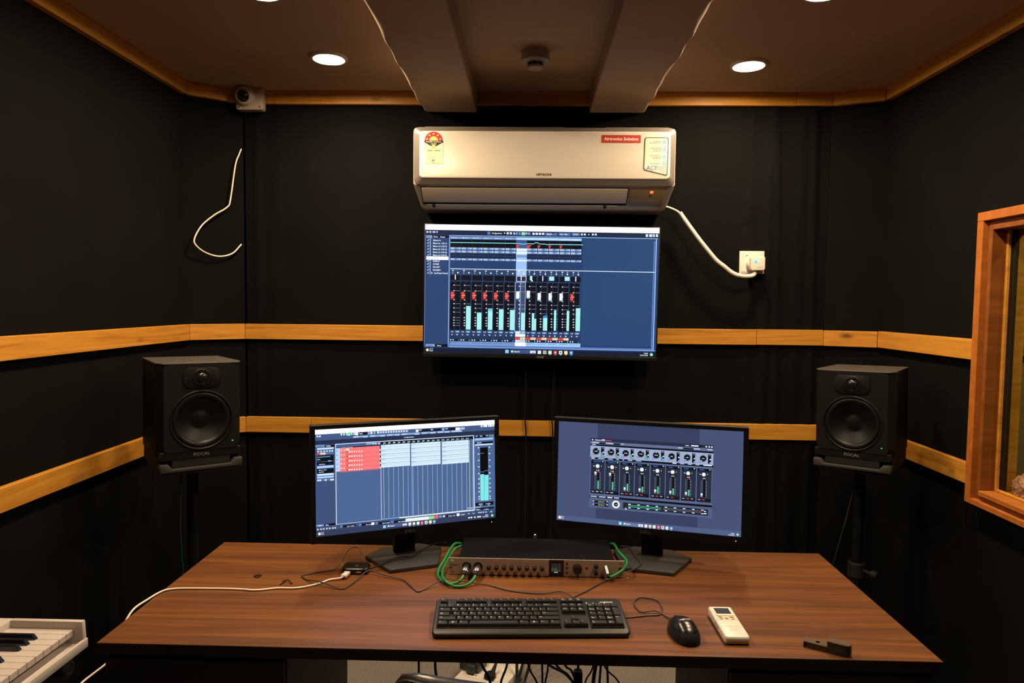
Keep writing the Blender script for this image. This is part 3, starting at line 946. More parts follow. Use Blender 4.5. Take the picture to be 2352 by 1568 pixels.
for x in (1536, 1564, 1640, 1668):
    P.rect(x, 152, x + 18, 170, C(225, 232, 248), 2)
P.rect(1594, 150, 1626, 174, C(8, 12, 20), 2)
P.text('10', 1600, 168, 13, WHITE, 3)
for x0, x1, cc in ((2150, 2172, C(225, 235, 250)), (2182, 2214, C(190, 215, 255, 1.2)), (2220, 2236, C(220, 230, 250)), (2246, 2266, C(225, 235, 250))):
    P.rect(x0, 156, x1, 182, cc, 2)
# side list
P.rect(72, 176, 126, 200, C(150, 175, 220), 2)
P.rect(126, 176, 286, 196, C(6, 9, 16), 2)
P.text('Visib.', 76, 193, 13, C(20, 30, 50), 3, width=46)
P.text('Zones', 140, 193, 12, WHITE, 3, width=40)
P.text('Snaps.', 202, 195, 12, WHITE, 3, width=48)
P.rect(106, 205, 112, 552, C(185, 205, 240), 2)
names = ['Stereo In', 'Mono In 1 (St 1)', 'Mono In 2 (St 2)', 'Mono In 3 (St 3)', 'Mono In 4 (St 4)', 'Mono In 5 (St 5)', None, 'SONIA 57', 'C2 DUBS', 'PZA LEFT', 'PZA RIGHT', 'Input/Output Channels']
for i, s in enumerate(names):
    y = 229 + i * 28.8
    if s is None:
        P.rect(72, 378, 281, 410, C(245, 250, 255, 1.5), 3)
        continue
    P.poly([(80, y - 8), (86, y), (98, y - 16), (95, y - 18), (86, y - 6), (82, y - 10)], WHITE, 3)
    P.text(s, 134 if i < 11 else 146, y, 15, WHITE, 3, width=min(8.2 * len(s), 130))
P.poly([(121, 528), (121, 549), (132, 540)], WHITE, 3)
P.rect(72, 1222, 158, 1244, C(140, 165, 210), 2)
P.rect(158, 1222, 284, 1248, C(6, 9, 16), 2)
P.text('Channel', 82, 1240, 13, C(15, 25, 45), 3, width=52)
P.text('Zones', 178, 1242, 12, WHITE, 3, width=40)
# frame lines
for q in ((292, 172, 2268, 178), ):
    P.rect(*q, LBLUE, 3)
P.rect(288, 172, 294, 1246, LBLUE, 3)
P.rect(60, 170, 64, 1244, C(110, 140, 200), 3)
P.rect(2246, 200, 2256, 1275, LBLUE, 2)
P.rect(2228, 225, 2240, 1262, C(95, 125, 190), 2)
P.rect(290, 1244, 2236, 1250, LBLUE, 3)
P.rect(290, 1228, 2226, 1243, C(90, 120, 185), 2)
P.rect(1560, 196, 2226, 1226, C(40, 72, 116), 1)
# channels
sel = 6
red = C(225, 60, 50); cyan = C(165, 238, 238)
meters = {1: (855, 452, 496), 2: (920, 555, 598), 3: (880, 659, 702), 4: (886, 763, 806), 5: (892, 867, 910), 6: (918, 972, 1010), 7: (922, 1074, 1096), 8: (965, 1180, 1220), 9: (893, 1284, 1305), 10: (898, 1404, 1428), 11: (872, 1490, 1532)}
for i in range(12):
    x0 = 300 + i * 104 - (4 if i > 6 else 0)
    sh = 12.0 * i / 11 * 1.27
    x1 = x0 + 100
    hi = i == sel
    P.rect(x0, 184 + sh, x1 + 3, 208 + sh, C(170, 205, 255, 1.15) if i >= sel else C(125, 155, 205), 2)
    P.text(('Stereo In', 'Mono In 1', 'Mono In 2', 'Mono In 3', 'Mono In 4', 'Mono In 5', '', 'SONIA 57', 'C2 DUBS', 'PZA LEFT', 'PZA RIGHT', 'Stereo Out')[i] or ' ', x0 + 4, 202 + sh, 12, C(220, 232, 252), 3, width=58) if not hi else None
    P.rect(x0, 212 + sh, x1 + 2, 288 + sh, C(7, 11, 18) if not hi else C(60, 88, 140), 2)
    for q in range(5):
        P.rect(x0 + q * 20, 212 + sh, x0 + q * 20 + 1.5, 288 + sh, C(22, 32, 48) if not hi else C(80, 110, 165), 3)
    if sel <= i <= 10:
        wd = (34, 46, 24, 22, 24)[i - sel]
        P.poly([(x0, 256 + sh), (x0 + wd, 256 + sh), (x0 + wd * 0.45, 286 + sh), (x0, 286 + sh)], C(225, 70, 60), 4)
    if hi:
        P.rect(x0, 288 + sh, x1 + 2, 505 + sh, C(160, 195, 245), 2)
        P.rect(x0, 288 + sh, x1 + 2, 352 + sh, C(190, 215, 255), 3)
        P.rect(x0 + 4, 352 + sh, x1, 376 + sh, C(120, 150, 205), 3)
    for (ya, yb, s) in ((288, 310, 'Routing'), (318, 340, 'Inserts'), (394, 414, 'Sends')):
        if hi:
            P.rect(x0 + 2, ya + sh + 6, x1, yb + sh, C(225, 240, 255, 1.1), 4)
        else:
            P.rect(x0, ya + sh, x1 - 2, yb + sh, C(105, 135, 190), 2)
            P.rect(x0 + 2, ya + 2 + sh, x0 + 38, yb - 2 + sh, C(200, 215, 240), 3)
            P.text(s, x0 + 6, yb - 6 + sh, 10, C(70, 90, 130), 4, width=28)
            P.rect(x1 - 14, ya + 3 + sh, x1 - 4, yb - 3 + sh, C(225, 235, 250), 3)
            P.rect(x0 + 62, ya + 3 + sh, x1 - 16, yb - 3 + sh, C(150, 175, 220), 3)
    if not hi:
        P.rect(x0, 345 + sh, x1, 390 + sh, C(24, 40, 68), 2)
        P.rect(x0, 366 + sh, x1, 369 + sh, C(50, 75, 120), 3)
    # lower half
    P.rect(x0, 504 + sh, x1 - 2, 552 + sh, C(44, 66, 106) if not hi else C(165, 195, 245), 2)
    P.text('M', x0 + 18, 520 + sh, 13, WHITE, 3); 
    if i > 5:
        P.text('S', x0 + 68, 520 + sh, 13, WHITE, 3)
    P.text('L', x0 + 20, 541 + sh, 14, WHITE, 3); P.disc(x0 + 72, 534 + sh, 7, WHITE, 3, 10)
    P.rect(x0, 556 + sh, x1 - 6, 608 + sh, C(12, 18, 30) if not hi else C(30, 45, 75), 2)
    if i in (0, 6, 11, 8):
        P.rect(x0 + 44, 554 + sh, x0 + 52, 600 + sh, WHITE, 3)
    if i == 7:
        P.rect(x0 + 30, 554 + sh, x0 + 52, 596 + sh, C(190, 235, 245), 3); P.rect(x0 + 44, 596 + sh, x0 + 58, 606 + sh, WHITE, 3)
    if i == 9:
        P.rect(x0 + 4, 556 + sh, x0 + 52, 596 + sh, C(175, 235, 250), 3)
    if i == 10:
        P.rect(x0 + 48, 556 + sh, x0 + 94, 596 + sh, C(175, 235, 250), 3)
    if hi:
        P.frame(x0 + 2, 556 + sh, x1 - 4, 610 + sh, 0.0018, WHITE, 4)
    fx = x0 - (4 + 0.55 * i if i else 0)
    P.rect(fx, 618 + sh, fx + 46, 1084 + sh, C(9, 13, 21) if not hi else C(40, 55, 85), 2)
    P.rect(fx + 49, 618 + sh, fx + 95, 1084 + sh, C(9, 13, 21) if not hi else C(62, 80, 115), 2)
    if hi:
        P.frame(fx - 2, 616 + sh, fx + 98, 1090 + sh, 0.0016, C(190, 215, 255, 1.1), 4)
        P.rect(fx + 45, 618 + sh, fx + 49, 1084 + sh, C(200, 220, 255), 4)
    for y in (655, 708, 750, 795, 833, 874, 914, 966, 992, 1018, 1042):
        P.rect(fx + 30, y - 5 + sh, fx + 42, y + 4 + sh, C(215, 225, 245), 3)
        if y not in (750, 795):
            for q in range(3):
                P.rect(fx + 54 + q * 14, y - 1 + sh, fx + 62 + q * 14, y + 2 + sh, C(190, 205, 235), 3)
    if i in meters:
        ym, xa, xb = meters[i]
        P.rect(xa, ym, xb, 1080 + sh * 0.8, cyan, 4)
        if i == 7:
            P.rect(1096, 976, 1115, 1088, cyan, 4)
        if i == 8:
            P.rect(1180, 945, 1200, 968, C(60, 130, 215), 5); P.rect(1198, 940, 1220, 962, C(60, 130, 215), 5)
        if i == 3:
            P.rect(xa, ym, xb, ym + 24, C(120, 205, 215), 5)
    hy = {6: 712, 7: 705}.get(i, 714 + sh * 1.1)
    if i < 6 or i == 11:
        P.rect(fx + 6, hy, fx + 36, hy + 80, C(150, 25, 20), 4)
        P.rect(fx + 6, hy + 4, fx + 36, hy + 68, red, 5)
        P.rect(fx + 8, hy + 36, fx + 34, hy + 40, C(250, 200, 190), 6)
        P.rect(fx + 8, hy + 20, fx + 34, hy + 23, C(240, 130, 120), 6); P.rect(fx + 8, hy + 54, fx + 34, hy + 57, C(240, 130, 120), 6)
    else:
        P.rect(fx + 8, hy, fx + 38, hy + 78, C(120, 170, 190), 4)
        P.rect(fx + 8, hy + 2, fx + 38, hy + 66, C(240, 248, 255, 1.2), 5)
    P.rect(fx, 1090 + sh, fx + 95, 1112 + sh, C(30, 46, 76) if not hi else C(210, 228, 255), 2)
    P.text('0.00', fx + 8, 1106 + sh, 10, WHITE, 3, width=26)
    P.rect(fx + 48, 1092 + sh, fx + 92, 1110 + sh, C(110, 140, 200) if i else C(100, 130, 190), 3)
    P.text('-%d' % (40 + 3 * i), fx + 58, 1106 + sh, 10, WHITE, 4, width=22)
    P.rect(fx, 1114 + sh, fx + 95, 1140 + sh, C(40, 60, 98) if not hi else C(225, 238, 255, 1.1), 2)
    P.text('R', fx + 14, 1136 + sh, 13, WHITE, 3); P.text('W', fx + 58, 1136 + sh, 13, WHITE, 3)
    P.rect(fx, 1142 + sh, fx + 95, 1168 + sh, C(34, 52, 86), 2)
    if sel <= i <= 10:
        P.rect(fx, 1146 + sh, fx + 46, 1168 + sh, C(230, 75, 60), 3)
        P.rect(fx + 46, 1146 + sh, fx + 94, 1168 + sh, C(255, 225, 190), 3)
        P.disc(fx + 23, 1157 + sh, 4, C(90, 10, 10), 4, 8); P.disc(fx + 70, 1157 + sh, 4, C(120, 90, 60), 4, 8)
    P.rect(fx, 1170 + sh, fx + 95, 1192 + sh, C(22, 34, 58) if not hi else C(190, 215, 255), 2)
    P.poly([(fx + 4, 1172 + sh), (fx + 4, 1188 + sh), (fx + 16, 1180 + sh)], WHITE, 3); P.disc(fx + 30, 1180 + sh, 6, WHITE, 3, 8)
    P.text(str(i + 1 if i < 6 else (i - 5 if i < 11 else 1)), fx + 80, 1188 + sh, 12, WHITE, 3)
    P.rect(fx - 2, 1194 + sh, fx + 102, 1230 + sh, (C(245, 250, 255, 1.4) if hi else C(160, 200, 250)) if i >= sel else C(118, 150, 205), 2)
    if not hi:
        P.text(('Stereo In', 'Mono In 1 (St 1)', 'Mono In 2 (St 2)', 'Mono In 3 (St 3)', 'Mono In 4 (St 4)', 'Mono In 5 (St 5)', '', 'SONIA 57', 'C2 DUBS', 'PZA LEFT', 'PZA RIGHT', 'Stereo Out')[i], fx + 4, 1212 + sh, 10, C(70, 100, 160), 3, width=80)
# equaliser curve and dividing line
pts = [(300, 243), (920, 250), (960, 252), (980, 258), (1030, 252), (1085, 254), (1108, 242), (1135, 246), (1140, 254), (1200, 256), (1220, 262), (1240, 258), (1555, 262)]
for (xa, ya), (xb, yb) in zip(pts, pts[1:]):
    P.poly([(xa, ya - 3.5), (xb, yb - 3.5), (xb, yb + 3.5), (xa, ya + 3.5)], C(130, 225, 245), 6)
P.rect(300, 494, 2236, 500, C(225, 235, 255, 1.1), 4)
# task bar
P.rect(50, 1256, 2300, 1400, C(20, 30, 50), 4)
P.disc(88, 1278, 13, C(255, 235, 190), 5); P.text('31°C', 108, 1274, 11, WHITE, 5, width=32); P.text('Haze', 108, 1290, 11, WHITE, 5, width=32)
P.rect(824, 1274, 856, 1306, C(140, 215, 240), 5)
P.rect(870, 1272, 1116, 1308, C(62, 82, 128), 5)
P.disc(888, 1290, 9, WHITE, 6); P.text('Search', 906, 1297, 14, WHITE, 6, width=52)
P.rect(1058, 1282, 1110, 1306, C(220, 235, 250), 6); P.rect(1080, 1296, 1094, 1306, C(230, 90, 90), 7)
for x, cc in ((1130, C(225, 232, 245)), (1180, C(215, 190, 150)), (1230, C(200, 240, 220)), (1280, C(235, 70, 65)), (1330, C(230, 232, 235)), (1380, C(250, 220, 140)), (1430, C(80, 150, 240))):
    P.rect(x, 1280 + (x - 1130) * 0.012, x + 32, 1312 + (x - 1130) * 0.012, cc, 5)
    P.rect(x + 10, 1290 + (x - 1130) * 0.012, x + 22, 1302 + (x - 1130) * 0.012, C(60, 80, 110) if x in (1330,) else (C(255, 255, 255) if x != 1180 else C(90, 160, 230)), 6)
    if x > 1200:
        P.rect(x + 12, 1316 + (x - 1130) * 0.012, x + 22, 1320 + (x - 1130) * 0.012, WHITE, 6)
P.text('20:03', 2132, 1308, 11, WHITE, 5, width=36); P.text('25-02-2025', 2094, 1326, 11, WHITE, 5, width=74)
P.disc(2202, 1314, 15, C(120, 210, 220), 5); P.disc(2206, 1318, 8, C(250, 225, 130), 6)
link('screen', P.mesh('screen', 'screen_tv'), tv, (0.0, -0.0004, 0.0155))
cable('television_cable', [(-0.012, 2.952, 1.30), (-0.01, 2.945, 1.154), (-0.012, 2.942, 1.005), (-0.007, 2.942, 0.93), (-0.004, 2.95, 0.7), (-0.01, 2.95, 0.45)], 0.0032, 'cord_black', 'thin black cable hanging below the television, nearer its middle')
cable('television_cable.001', [(0.112, 2.952, 1.30), (0.11, 2.945, 1.193), (0.107, 2.944, 1.10), (0.103, 2.942, 1.007), (0.108, 2.942, 0.932), (0.112, 2.95, 0.7), (0.10, 2.95, 0.45)], 0.0032, 'cord_black', 'thin black cable hanging below the television, beside the window-side monitor')

# ================================================================ DESK
DZ = 0.75
dk = thing('desk', 'wide walnut laminate desk with dark pedestals under the monitors', 'desk', (-0.024, 1.76, 0))
X0, X1, Y0, Y1 = -0.9085, 0.9085, -0.316, 0.316
B().box(X0, X1, Y0, Y1, DZ - 0.003, DZ, 0.0006, 1).out('top_sheet', 'walnut', dk)
B().box(X0 + 0.0005, X1 - 0.0005, Y0 + 0.0005, Y1 - 0.0005, DZ - 0.026, DZ - 0.003).out('top_core', 'shaded_edge', dk)
for (a, c_, nm) in ((-0.895, -0.497, 'l'), (0.462, 0.895, 'r')):
    b = B(); b.box(a, c_, Y0 + 0.018, Y0 + 0.52, 0.0, DZ - 0.026, 0.001, 1)
    b.out('pedestal', 'pedestal_panel', dk)
    zs = [(0.05, 0.26), (0.265, 0.475), (0.48, 0.715)]
    for z0, z1 in zs:
        f = B().box(a + 0.003, c_ - 0.003, Y0 + 0.002, Y0 + 0.018, z0, z1, 0.0015, 1).out('drawer', 'pedestal_black', dk)
        B().box((a + c_) / 2 - 0.05, (a + c_) / 2 + 0.05, Y0 - 0.010, Y0 + 0.002, (z0 + z1) / 2 - 0.005, (z0 + z1) / 2 + 0.005, 0.003, 2).out('handle', 'pedestal_black', f)
B().box(-0.497, 0.462, Y0 + 0.50, Y0 + 0.515, 0.60, DZ - 0.026).out('rear_rail', 'pedestal_black', dk)

# ================================================================ COMPUTER MONITORS
def monitor(name, label, base, rz, scr_off, tilt, zb, picture, led_x):
    t = thing(name, label, 'monitor', (base[0], base[1], DZ), rz, 'computer monitors on the desk')
    hexa = [(-0.068, -0.088), (0.068, -0.088), (0.114, 0.044), (0.056, 0.094), (-0.056, 0.094), (-0.114, 0.044)]
    B().prism(hexa, 'z', 0.0, 0.011, 0.002, 2).out('stand_base', 'dark_grey', t)
    B().box(-0.031, 0.031, 0.030, 0.058, 0.010, 0.24, 0.003, 2).out('stand_column', 'bezel', t)
    p = bpy.data.objects.new('panel', None)
    m = Matrix.Translation((scr_off[0], scr_off[1], zb - DZ)) @ Matrix.Rotation(-tilt, 4, 'X')
    W, H = 0.527, 0.2965
    bz, bt, bb = 0.0135, 0.0125, 0.019
    b = B(); b.box(-W / 2 - bz, W / 2 + bz, 0.0, 0.022, -bb, H + bt, 0.002, 2); b.bm.transform(m)
    hs = b.out('housing', 'bezel', t)
    b = B(); b.box(-0.19, 0.19, 0.022, 0.042, 0.03, 0.25, 0.006, 2); b.bm.transform(m); b.out('rear_shell', 'black_plastic', t)
    b = B(); b.box(-0.03, 0.03, 0.040, 0.058, 0.09, 0.17, 0.003, 1); b.bm.transform(m); b.out('hinge', 'black_plastic', t)
    b = B(); b.box(-W / 2 - bz, W / 2 + bz, -0.0035, 0.0, H + bt - 0.004, H + bt, 0.0008, 1); b.bm.transform(m); b.out('top_lip', 'dark_grey', hs)
    b = B()
    b.box(-W / 2 - bz, W / 2 + bz, -0.0030, 0.0, H, H + bt - 0.003)
    b.box(-W / 2 - bz, W / 2 + bz, -0.0030, 0.0, -bb, -0.0008)
    b.box(-W / 2 - bz, -W / 2, -0.0030, 0.0, -0.0008, H)
    b.box(W / 2, W / 2 + bz, -0.0030, 0.0, -0.0008, H)
    b.bm.transform(m); b.out('bezel', 'bezel', hs)
    me = picture.mesh('screen', 'screen_monitor'); me.transform(m @ Matrix.Translation((0, -0.0004, 0)))
    link('screen', me, t)
    b = B(); b.text('DELL', 0.0115, face(0, -0.0034, -0.0145), widen=1.25); b.bm.transform(m); b.out('maker_lettering', 'ink_dim', hs, smooth=False)
    b = B(); b.lathe([(0.0011, 0), (0.0011, 0.0006)], (led_x, -0.003, -0.0115), (0, -1, 0), 10); b.bm.transform(m); b.out('power_led', 'led_white', hs)
    return t

# ---- picture of the monitor on the camera-cable side: an arranging window
P = Print([(100, 178), (1755, 92), (1752, 1003), (108, 1180)], 0.527, 0.2965)
bg = C(74, 98, 142)
P.rect(90, 100, 1800, 1250, bg, 0)
def band(y0, y1, c, l, x0=96, x1=1800):
    P.rect(x0, y0, x1, y1, c, l)
band(178, 223, C(250, 252, 255, 1.6), 2)
band(223, 282, C(66, 86, 128), 1)
band(282, 322, C(34, 46, 72), 1)
for x, y in ((112, 232), (136, 231)):
    P.rect(x, y, x + 18, y + 16, C(200, 212, 235), 2)
def top(x0, x1, c, y=None, h=20, l=2):
    yy = 212 - (x0 - 340) * 0.046 if y is None else y
    P.rect(x0, yy, x1, yy + h, c, l)
for x in (336, 360, 385, 430, 452):
    top(x, x + 15, C(200, 215, 240))
top(398, 426, C(110, 225, 130), h=26)
P.text('R', 407, 230, 14, WHITE, 4)
top(470, 498, WHITE, h=24); top(502, 584, C(14, 20, 34), h=24)
P.text('Touch', 508, 222, 13, WHITE, 3, width=30)
for x in (588, 612, 640):
    top(x, x + 18, C(225, 232, 248) if x == 612 else C(150, 165, 195), h=22)
top(672, 964, C(86, 106, 148), h=26)
for k in range(12):
    top(674 + k * 24, 690 + k * 24, C(240, 245, 255) if k == 0 else C(205, 216, 238), h=17, l=3)
top(966, 1020, C(70, 88, 128)); top(1030, 1054, C(245, 248, 255), h=24); top(1056, 1150, C(14, 20, 34), h=22)
P.text('Grid', 1060, 190, 12, WHITE, 3, width=22)
top(1152, 1266, C(14, 20, 34), h=22); P.text('Bar', 1168, 186, 12, WHITE, 3, width=22)
top(1272, 1292, C(150, 175, 220)); top(1294, 1394, C(14, 20, 34), h=22); P.text('1/16', 1298, 180, 12, WHITE, 3, width=24)
top(1396, 1436, WHITE, h=24); top(1440, 1480, C(170, 190, 225))
for x in (1626, 1650, 1668, 1692, 1712, 1734):
    top(x, x + 18, C(200, 215, 240) if x not in (1668, 1712) else WHITE, y=140 - (x - 1626) * 0.045)
for i, (x0, x1) in enumerate(((450, 592), (602, 752), (760, 886), (894, 1068), (1078, 1216), (1226, 1346), (1354, 1456))):
    y = 240 - (x0 - 450) * 0.054
    P.rect(x0, y, x1, y + 15, C(140, 168, 215), 2)
    P.rect(x0 + 8, y + 4, x0 + 52, y + 11, C(215, 226, 246), 3); P.rect(x1 - 50, y + 4, x1 - 8, y + 11, C(215, 226, 246), 3)
P.text('No Object Selected', 922, 258, 11, WHITE, 3, width=86)
# left inspector
P.rect(105, 322, 286, 1080, C(58, 78, 118), 1)
P.rect(106, 322, 190, 344, C(120, 145, 190), 2); P.text('Inspector', 118, 340, 11, C(15, 22, 40), 3, width=58)
P.rect(188, 322, 280, 342, C(8, 12, 20), 2); P.text('Visibility', 200, 336, 11, WHITE, 3, width=46)
rows = [(350, 368, C(190, 215, 250)), (374, 392, C(90, 115, 165)), (396, 412, C(90, 115, 165)), (416, 420, C(40, 56, 90)), (424, 478, C(12, 18, 30)), (484, 514, C(12, 18, 30)), (520, 542, C(170, 200, 245)), (548, 590, C(12, 18, 30)),
        (594, 612, C(205, 222, 250)), (618, 636, C(170, 200, 245)), (640, 662, C(90, 115, 165))]
for y0, y1, c_ in rows:
    P.rect(118, y0, 272, y1, c_, 2)
P.rect(118, 394, 144, 412, C(235, 70, 70), 3); P.rect(146, 394, 170, 412, C(250, 205, 190), 3); P.rect(172, 393, 198, 411, C(250, 205, 190), 3)
for x in (122, 150, 178, 204, 230, 252):
    P.rect(x, 378 - (x - 122) * 0.05, x + 12, 388 - (x - 122) * 0.05, WHITE, 3)
P.rect(120, 434, 240, 438, C(130, 230, 235), 3); P.text('Mono In 1 (St 1)', 134, 562, 9, WHITE, 3, width=70); P.text('Stereo Out', 134, 580, 9, WHITE, 3, width=46)
P.text('Track Presets', 134, 508, 9, WHITE, 3, width=56); P.text('No Pan', 120, 462, 9, WHITE, 3, width=26); P.text('0.00 ms', 220, 474, 9, WHITE, 3, width=30)
for x in (120, 140, 190, 240, 258):
    P.rect(x, 646 - (x - 120) * 0.05, x + 14, 660 - (x - 120) * 0.05, WHITE, 3)
P.rect(108, 1068, 180, 1084, C(120, 145, 190), 2); P.text('Track', 128, 1081, 10, WHITE, 3, width=30)
P.rect(180, 1060, 284, 1078, C(8, 12, 20), 2); P.text('Editor', 194, 1074, 10, WHITE, 3, width=30)
# main frame
P.rect(286, 316, 292, 1068, C(225, 235, 250), 3)
P.rect(286, 312, 1562, 318, C(225, 235, 250), 3)
P.rect(290, 320, 706, 348, C(70, 92, 138), 1)
P.rect(572, 304, 626, 318, C(150, 175, 220), 3)
for x in (630, 652, 682):
    P.rect(x, 302, x + 16, 316, C(215, 225, 245), 3)
P.rect(294, 346, 698, 360, C(10, 14, 24), 2)
P.text('Input/Output Channels', 336, 355, 10, WHITE, 3, width=110)
P.rect(294, 352, 330, 572, C(175, 205, 245), 3)
redc = C(245, 118, 118)
P.rect(330, 352, 697, 571, redc, 3)
for k in range(5):
    y = 372 + k * 42
    P.rect(330, y + 36, 697, y + 39, C(225, 90, 92), 4)
    P.text(('', 'SONIA 57', 'C2 DUBS', 'PZA LEFT', 'PZA RIGHT')[k] or ' ', 386, y + 2, 11, C(190, 40, 45), 5, width=60) if k else P.rect(384, 358, 414, 374, C(255, 235, 230), 5)
    for x, c_ in ((338, C(255, 225, 220)), (362, C(255, 225, 220))):
        P.rect(x, y - 6, x + 12, y + 4, c_, 5)
    for x in (390, 410, 435, 458, 480, 503, 525):
        P.rect(x, y + 8 - (x - 390) * 0.03, x + (16 if x == 410 else 10), y + 20 - (x - 390) * 0.03, C(255, 240, 225) if x > 395 else C(150, 20, 25), 5)
    P.disc(302, y + 4, 4, C(30, 40, 60), 5, 8)
P.rect(697, 318, 704, 540, C(10, 12, 20), 4)
for k in range(5):
    P.rect(696, 362 + k * 41, 704, 376 + k * 41, WHITE, 5)
# ruler
P.rect(706, 294, 1562, 322, C(14, 20, 34), 2)
for k in range(18):
    x = 730 + k * 44.8
    P.rect(x, 298 - (x - 706) * 0.052, x + 3, 322 - (x - 706) * 0.052, C(190, 220, 190), 3)
    P.text(str(81 + 2 * k), x + 6, 312 - (x - 706) * 0.052, 11, WHITE, 4, width=15)
# parts
for x0, x1 in ((707, 974), (985, 1255), (1268, 1515)):
    ys = 330 - (x0 - 707) * 0.052
    for k in range(5):
        y0 = ys + k * 41.8 + (0 if k else -6)
        P.rect(x0, y0, x1, ys + (k + 1) * 41.8 - 3, C(212, 232, 250), 3)
        P.rect(x0 + 2, ys + k * 41.8 + 12, x1 - 2, ys + k * 41.8 + 14.5, C(130, 150, 185), 4)
        P.rect(x0 + 2, ys + k * 41.8 + 24, x1 - 2, ys + k * 41.8 + 26, C(165, 185, 215), 4)
        P.rect(x0 + 4, ys + k * 41.8 + 1, x0 + 40, ys + k * 41.8 + 6, C(160, 180, 215), 4)
# grid below the parts
for k in range(18):
    x = 730 + k * 44.8
    y0 = 536 - (x - 707) * 0.062; y1 = 1006 - (x - 707) * 0.094
    P.rect(x, y0, x + 2.5, y1, C(176, 200, 215) if k % 4 else C(200, 225, 200), 2)
P.rect(704, 540, 709, 1020, C(200, 215, 240), 2)
P.rect(984, 518, 1000, 982, C(100, 125, 180), 1)
P.rect(1520, 285, 1524, 940, C(190, 215, 190), 2); P.rect(1532, 285, 1535, 940, C(60, 100, 80), 2)
P.rect(1546, 275, 1564, 945, C(110, 135, 185), 2); P.rect(1558, 240, 1564, 940, C(225, 235, 250), 3)
P.rect(870, 998, 1562, 1010, C(225, 235, 252), 3)
P.rect(708, 1012, 872, 1024, C(110, 150, 210), 3)
P.rect(290, 1062, 706, 1066, C(200, 215, 240), 3)
# right meter
P.rect(1568, 236, 1760, 262, C(8, 12, 20), 2)
for x, s in ((1576, 'VSTi'), (1618, 'Media'), (1672, 'CR')):
    P.text(s, x, 250 - (x - 1576) * 0.05, 10, WHITE, 3, width=24)
P.rect(1702, 232, 1748, 250, C(120, 145, 190), 3); P.text('Meter', 1708, 245, 9, C(20, 30, 50), 4, width=28)
P.rect(1570, 266, 1740, 286, C(150, 190, 240), 2); P.rect(1572, 302, 1738, 318, C(10, 14, 22), 2); P.text('DigitalScale', 1590, 312, 9, WHITE, 3, width=44)
P.rect(1572, 322, 1738, 334, C(200, 222, 250), 2)
P.rect(1618, 352, 1692, 848, C(7, 9, 14), 2)
P.rect(1618, 602, 1654, 848, C(120, 222, 225), 3); P.rect(1656, 608, 1692, 846, C(120, 222, 225), 3)
P.rect(1622, 404, 1655, 407, C(150, 160, 180), 4); P.rect(1622, 578, 1655, 582, C(120, 150, 230), 4); P.rect(1657, 566, 1690, 570, C(120, 150, 230), 4)
for k, y in enumerate((352, 412, 472, 532, 594, 645, 690, 730, 764, 810, 832)):
    P.rect(1598, y - 5, 1610, y + 5, C(215, 228, 248), 3); P.rect(1700, y - 9, 1712, y + 1, C(215, 228, 248), 3)
for q in range(40):
    P.rect(1611, 352 + q * 12.2, 1616, 355 + q * 12.2, C(200, 215, 240), 3); P.rect(1694, 350 + q * 12.2, 1698, 353 + q * 12.2, C(200, 215, 240), 3)
P.rect(1572, 868, 1736, 900, C(14, 20, 34), 2); P.text('RMS Max', 1598, 884, 8, WHITE, 3, width=42); P.text('Peak Max', 1664, 880, 8, WHITE, 3, width=44); P.text('-21.2', 1608, 896, 8, WHITE, 3, width=24); P.text('-4.8', 1680, 892, 8, WHITE, 3, width=18)
P.text('Activate Windows', 1494, 924, 18, C(190, 200, 222), 5, width=124)
P.text('Go to Settings to activate', 1482, 942, 9, C(170, 182, 208), 5, width=120)
P.rect(1570, 920, 1740, 938, C(10, 14, 24), 3); P.text('Loudness', 1646, 932, 9, WHITE, 4, width=44); P.text('Master', 1580, 936, 9, WHITE, 4, width=34)
# transport and task bar
band(1086, 1126, C(60, 76, 112), 3)
for x in (116, 146, 170, 200, 226, 254, 276):
    P.rect(x, 1104 - (x - 116) * 0.09, x + 14, 1116 - (x - 116) * 0.09, C(215, 225, 245), 4)
for x0, x1, s in ((340, 470, '001:11:14:00'), (512, 612, '001:11:24:00'), (664, 782, '00:11:14:00'), (808, 922, '00:11:24:00')):
    y = 1072 - (x0 - 340) * 0.088
    P.rect(x0 + 14, y, x1, y + 22, C(16, 22, 36), 4); P.text(s, x0 + 52, y + 15, 9, WHITE, 5, width=66)
    P.rect(x0 - 12, y, x0 + 10, y + 22, C(100, 125, 175), 4)
P.rect(616, 1046, 640, 1070, WHITE, 5)
P.rect(928, 1012, 1226, 1042, C(225, 236, 244), 5); P.rect(1142, 990, 1188, 1020, C(130, 215, 150), 6); P.rect(1186, 986, 1228, 1015, C(240, 95, 105), 6); P.disc(1205, 999, 4, C(120, 10, 20), 7, 8)
P.rect(1234, 984, 1262, 1004, C(110, 140, 200), 5); P.rect(1272, 984, 1288, 998, WHITE, 5)
P.rect(1300, 980, 1392, 1002, C(16, 22, 36), 4); P.text('00:24:11:00', 1320, 994, 9, WHITE, 5, width=64); P.rect(1398, 966, 1422, 990, WHITE, 5)
P.text('120.000', 1432, 982, 9, WHITE, 5, width=36); P.text('4/4', 1500, 972, 9, WHITE, 5, width=16); P.text('Tap', 1542, 970, 9, WHITE, 5, width=18)
for x in (1596, 1614, 1636, 1660):
    P.rect(x, 952 - (x - 1596) * 0.08, x + 12, 964 - (x - 1596) * 0.08, C(190, 205, 235), 5)
P.rect(1706, 944, 1724, 958, C(100, 200, 230), 5)
band(1126, 1260, C(48, 60, 90), 4)
P.disc(138, 1150, 13, C(255, 230, 190), 5); P.text('31°C', 154, 1143, 9, WHITE, 5, width=26); P.text('Haze', 154, 1157, 9, WHITE, 5, width=26)
P.rect(722, 1074, 748, 1100, C(130, 215, 240), 5)
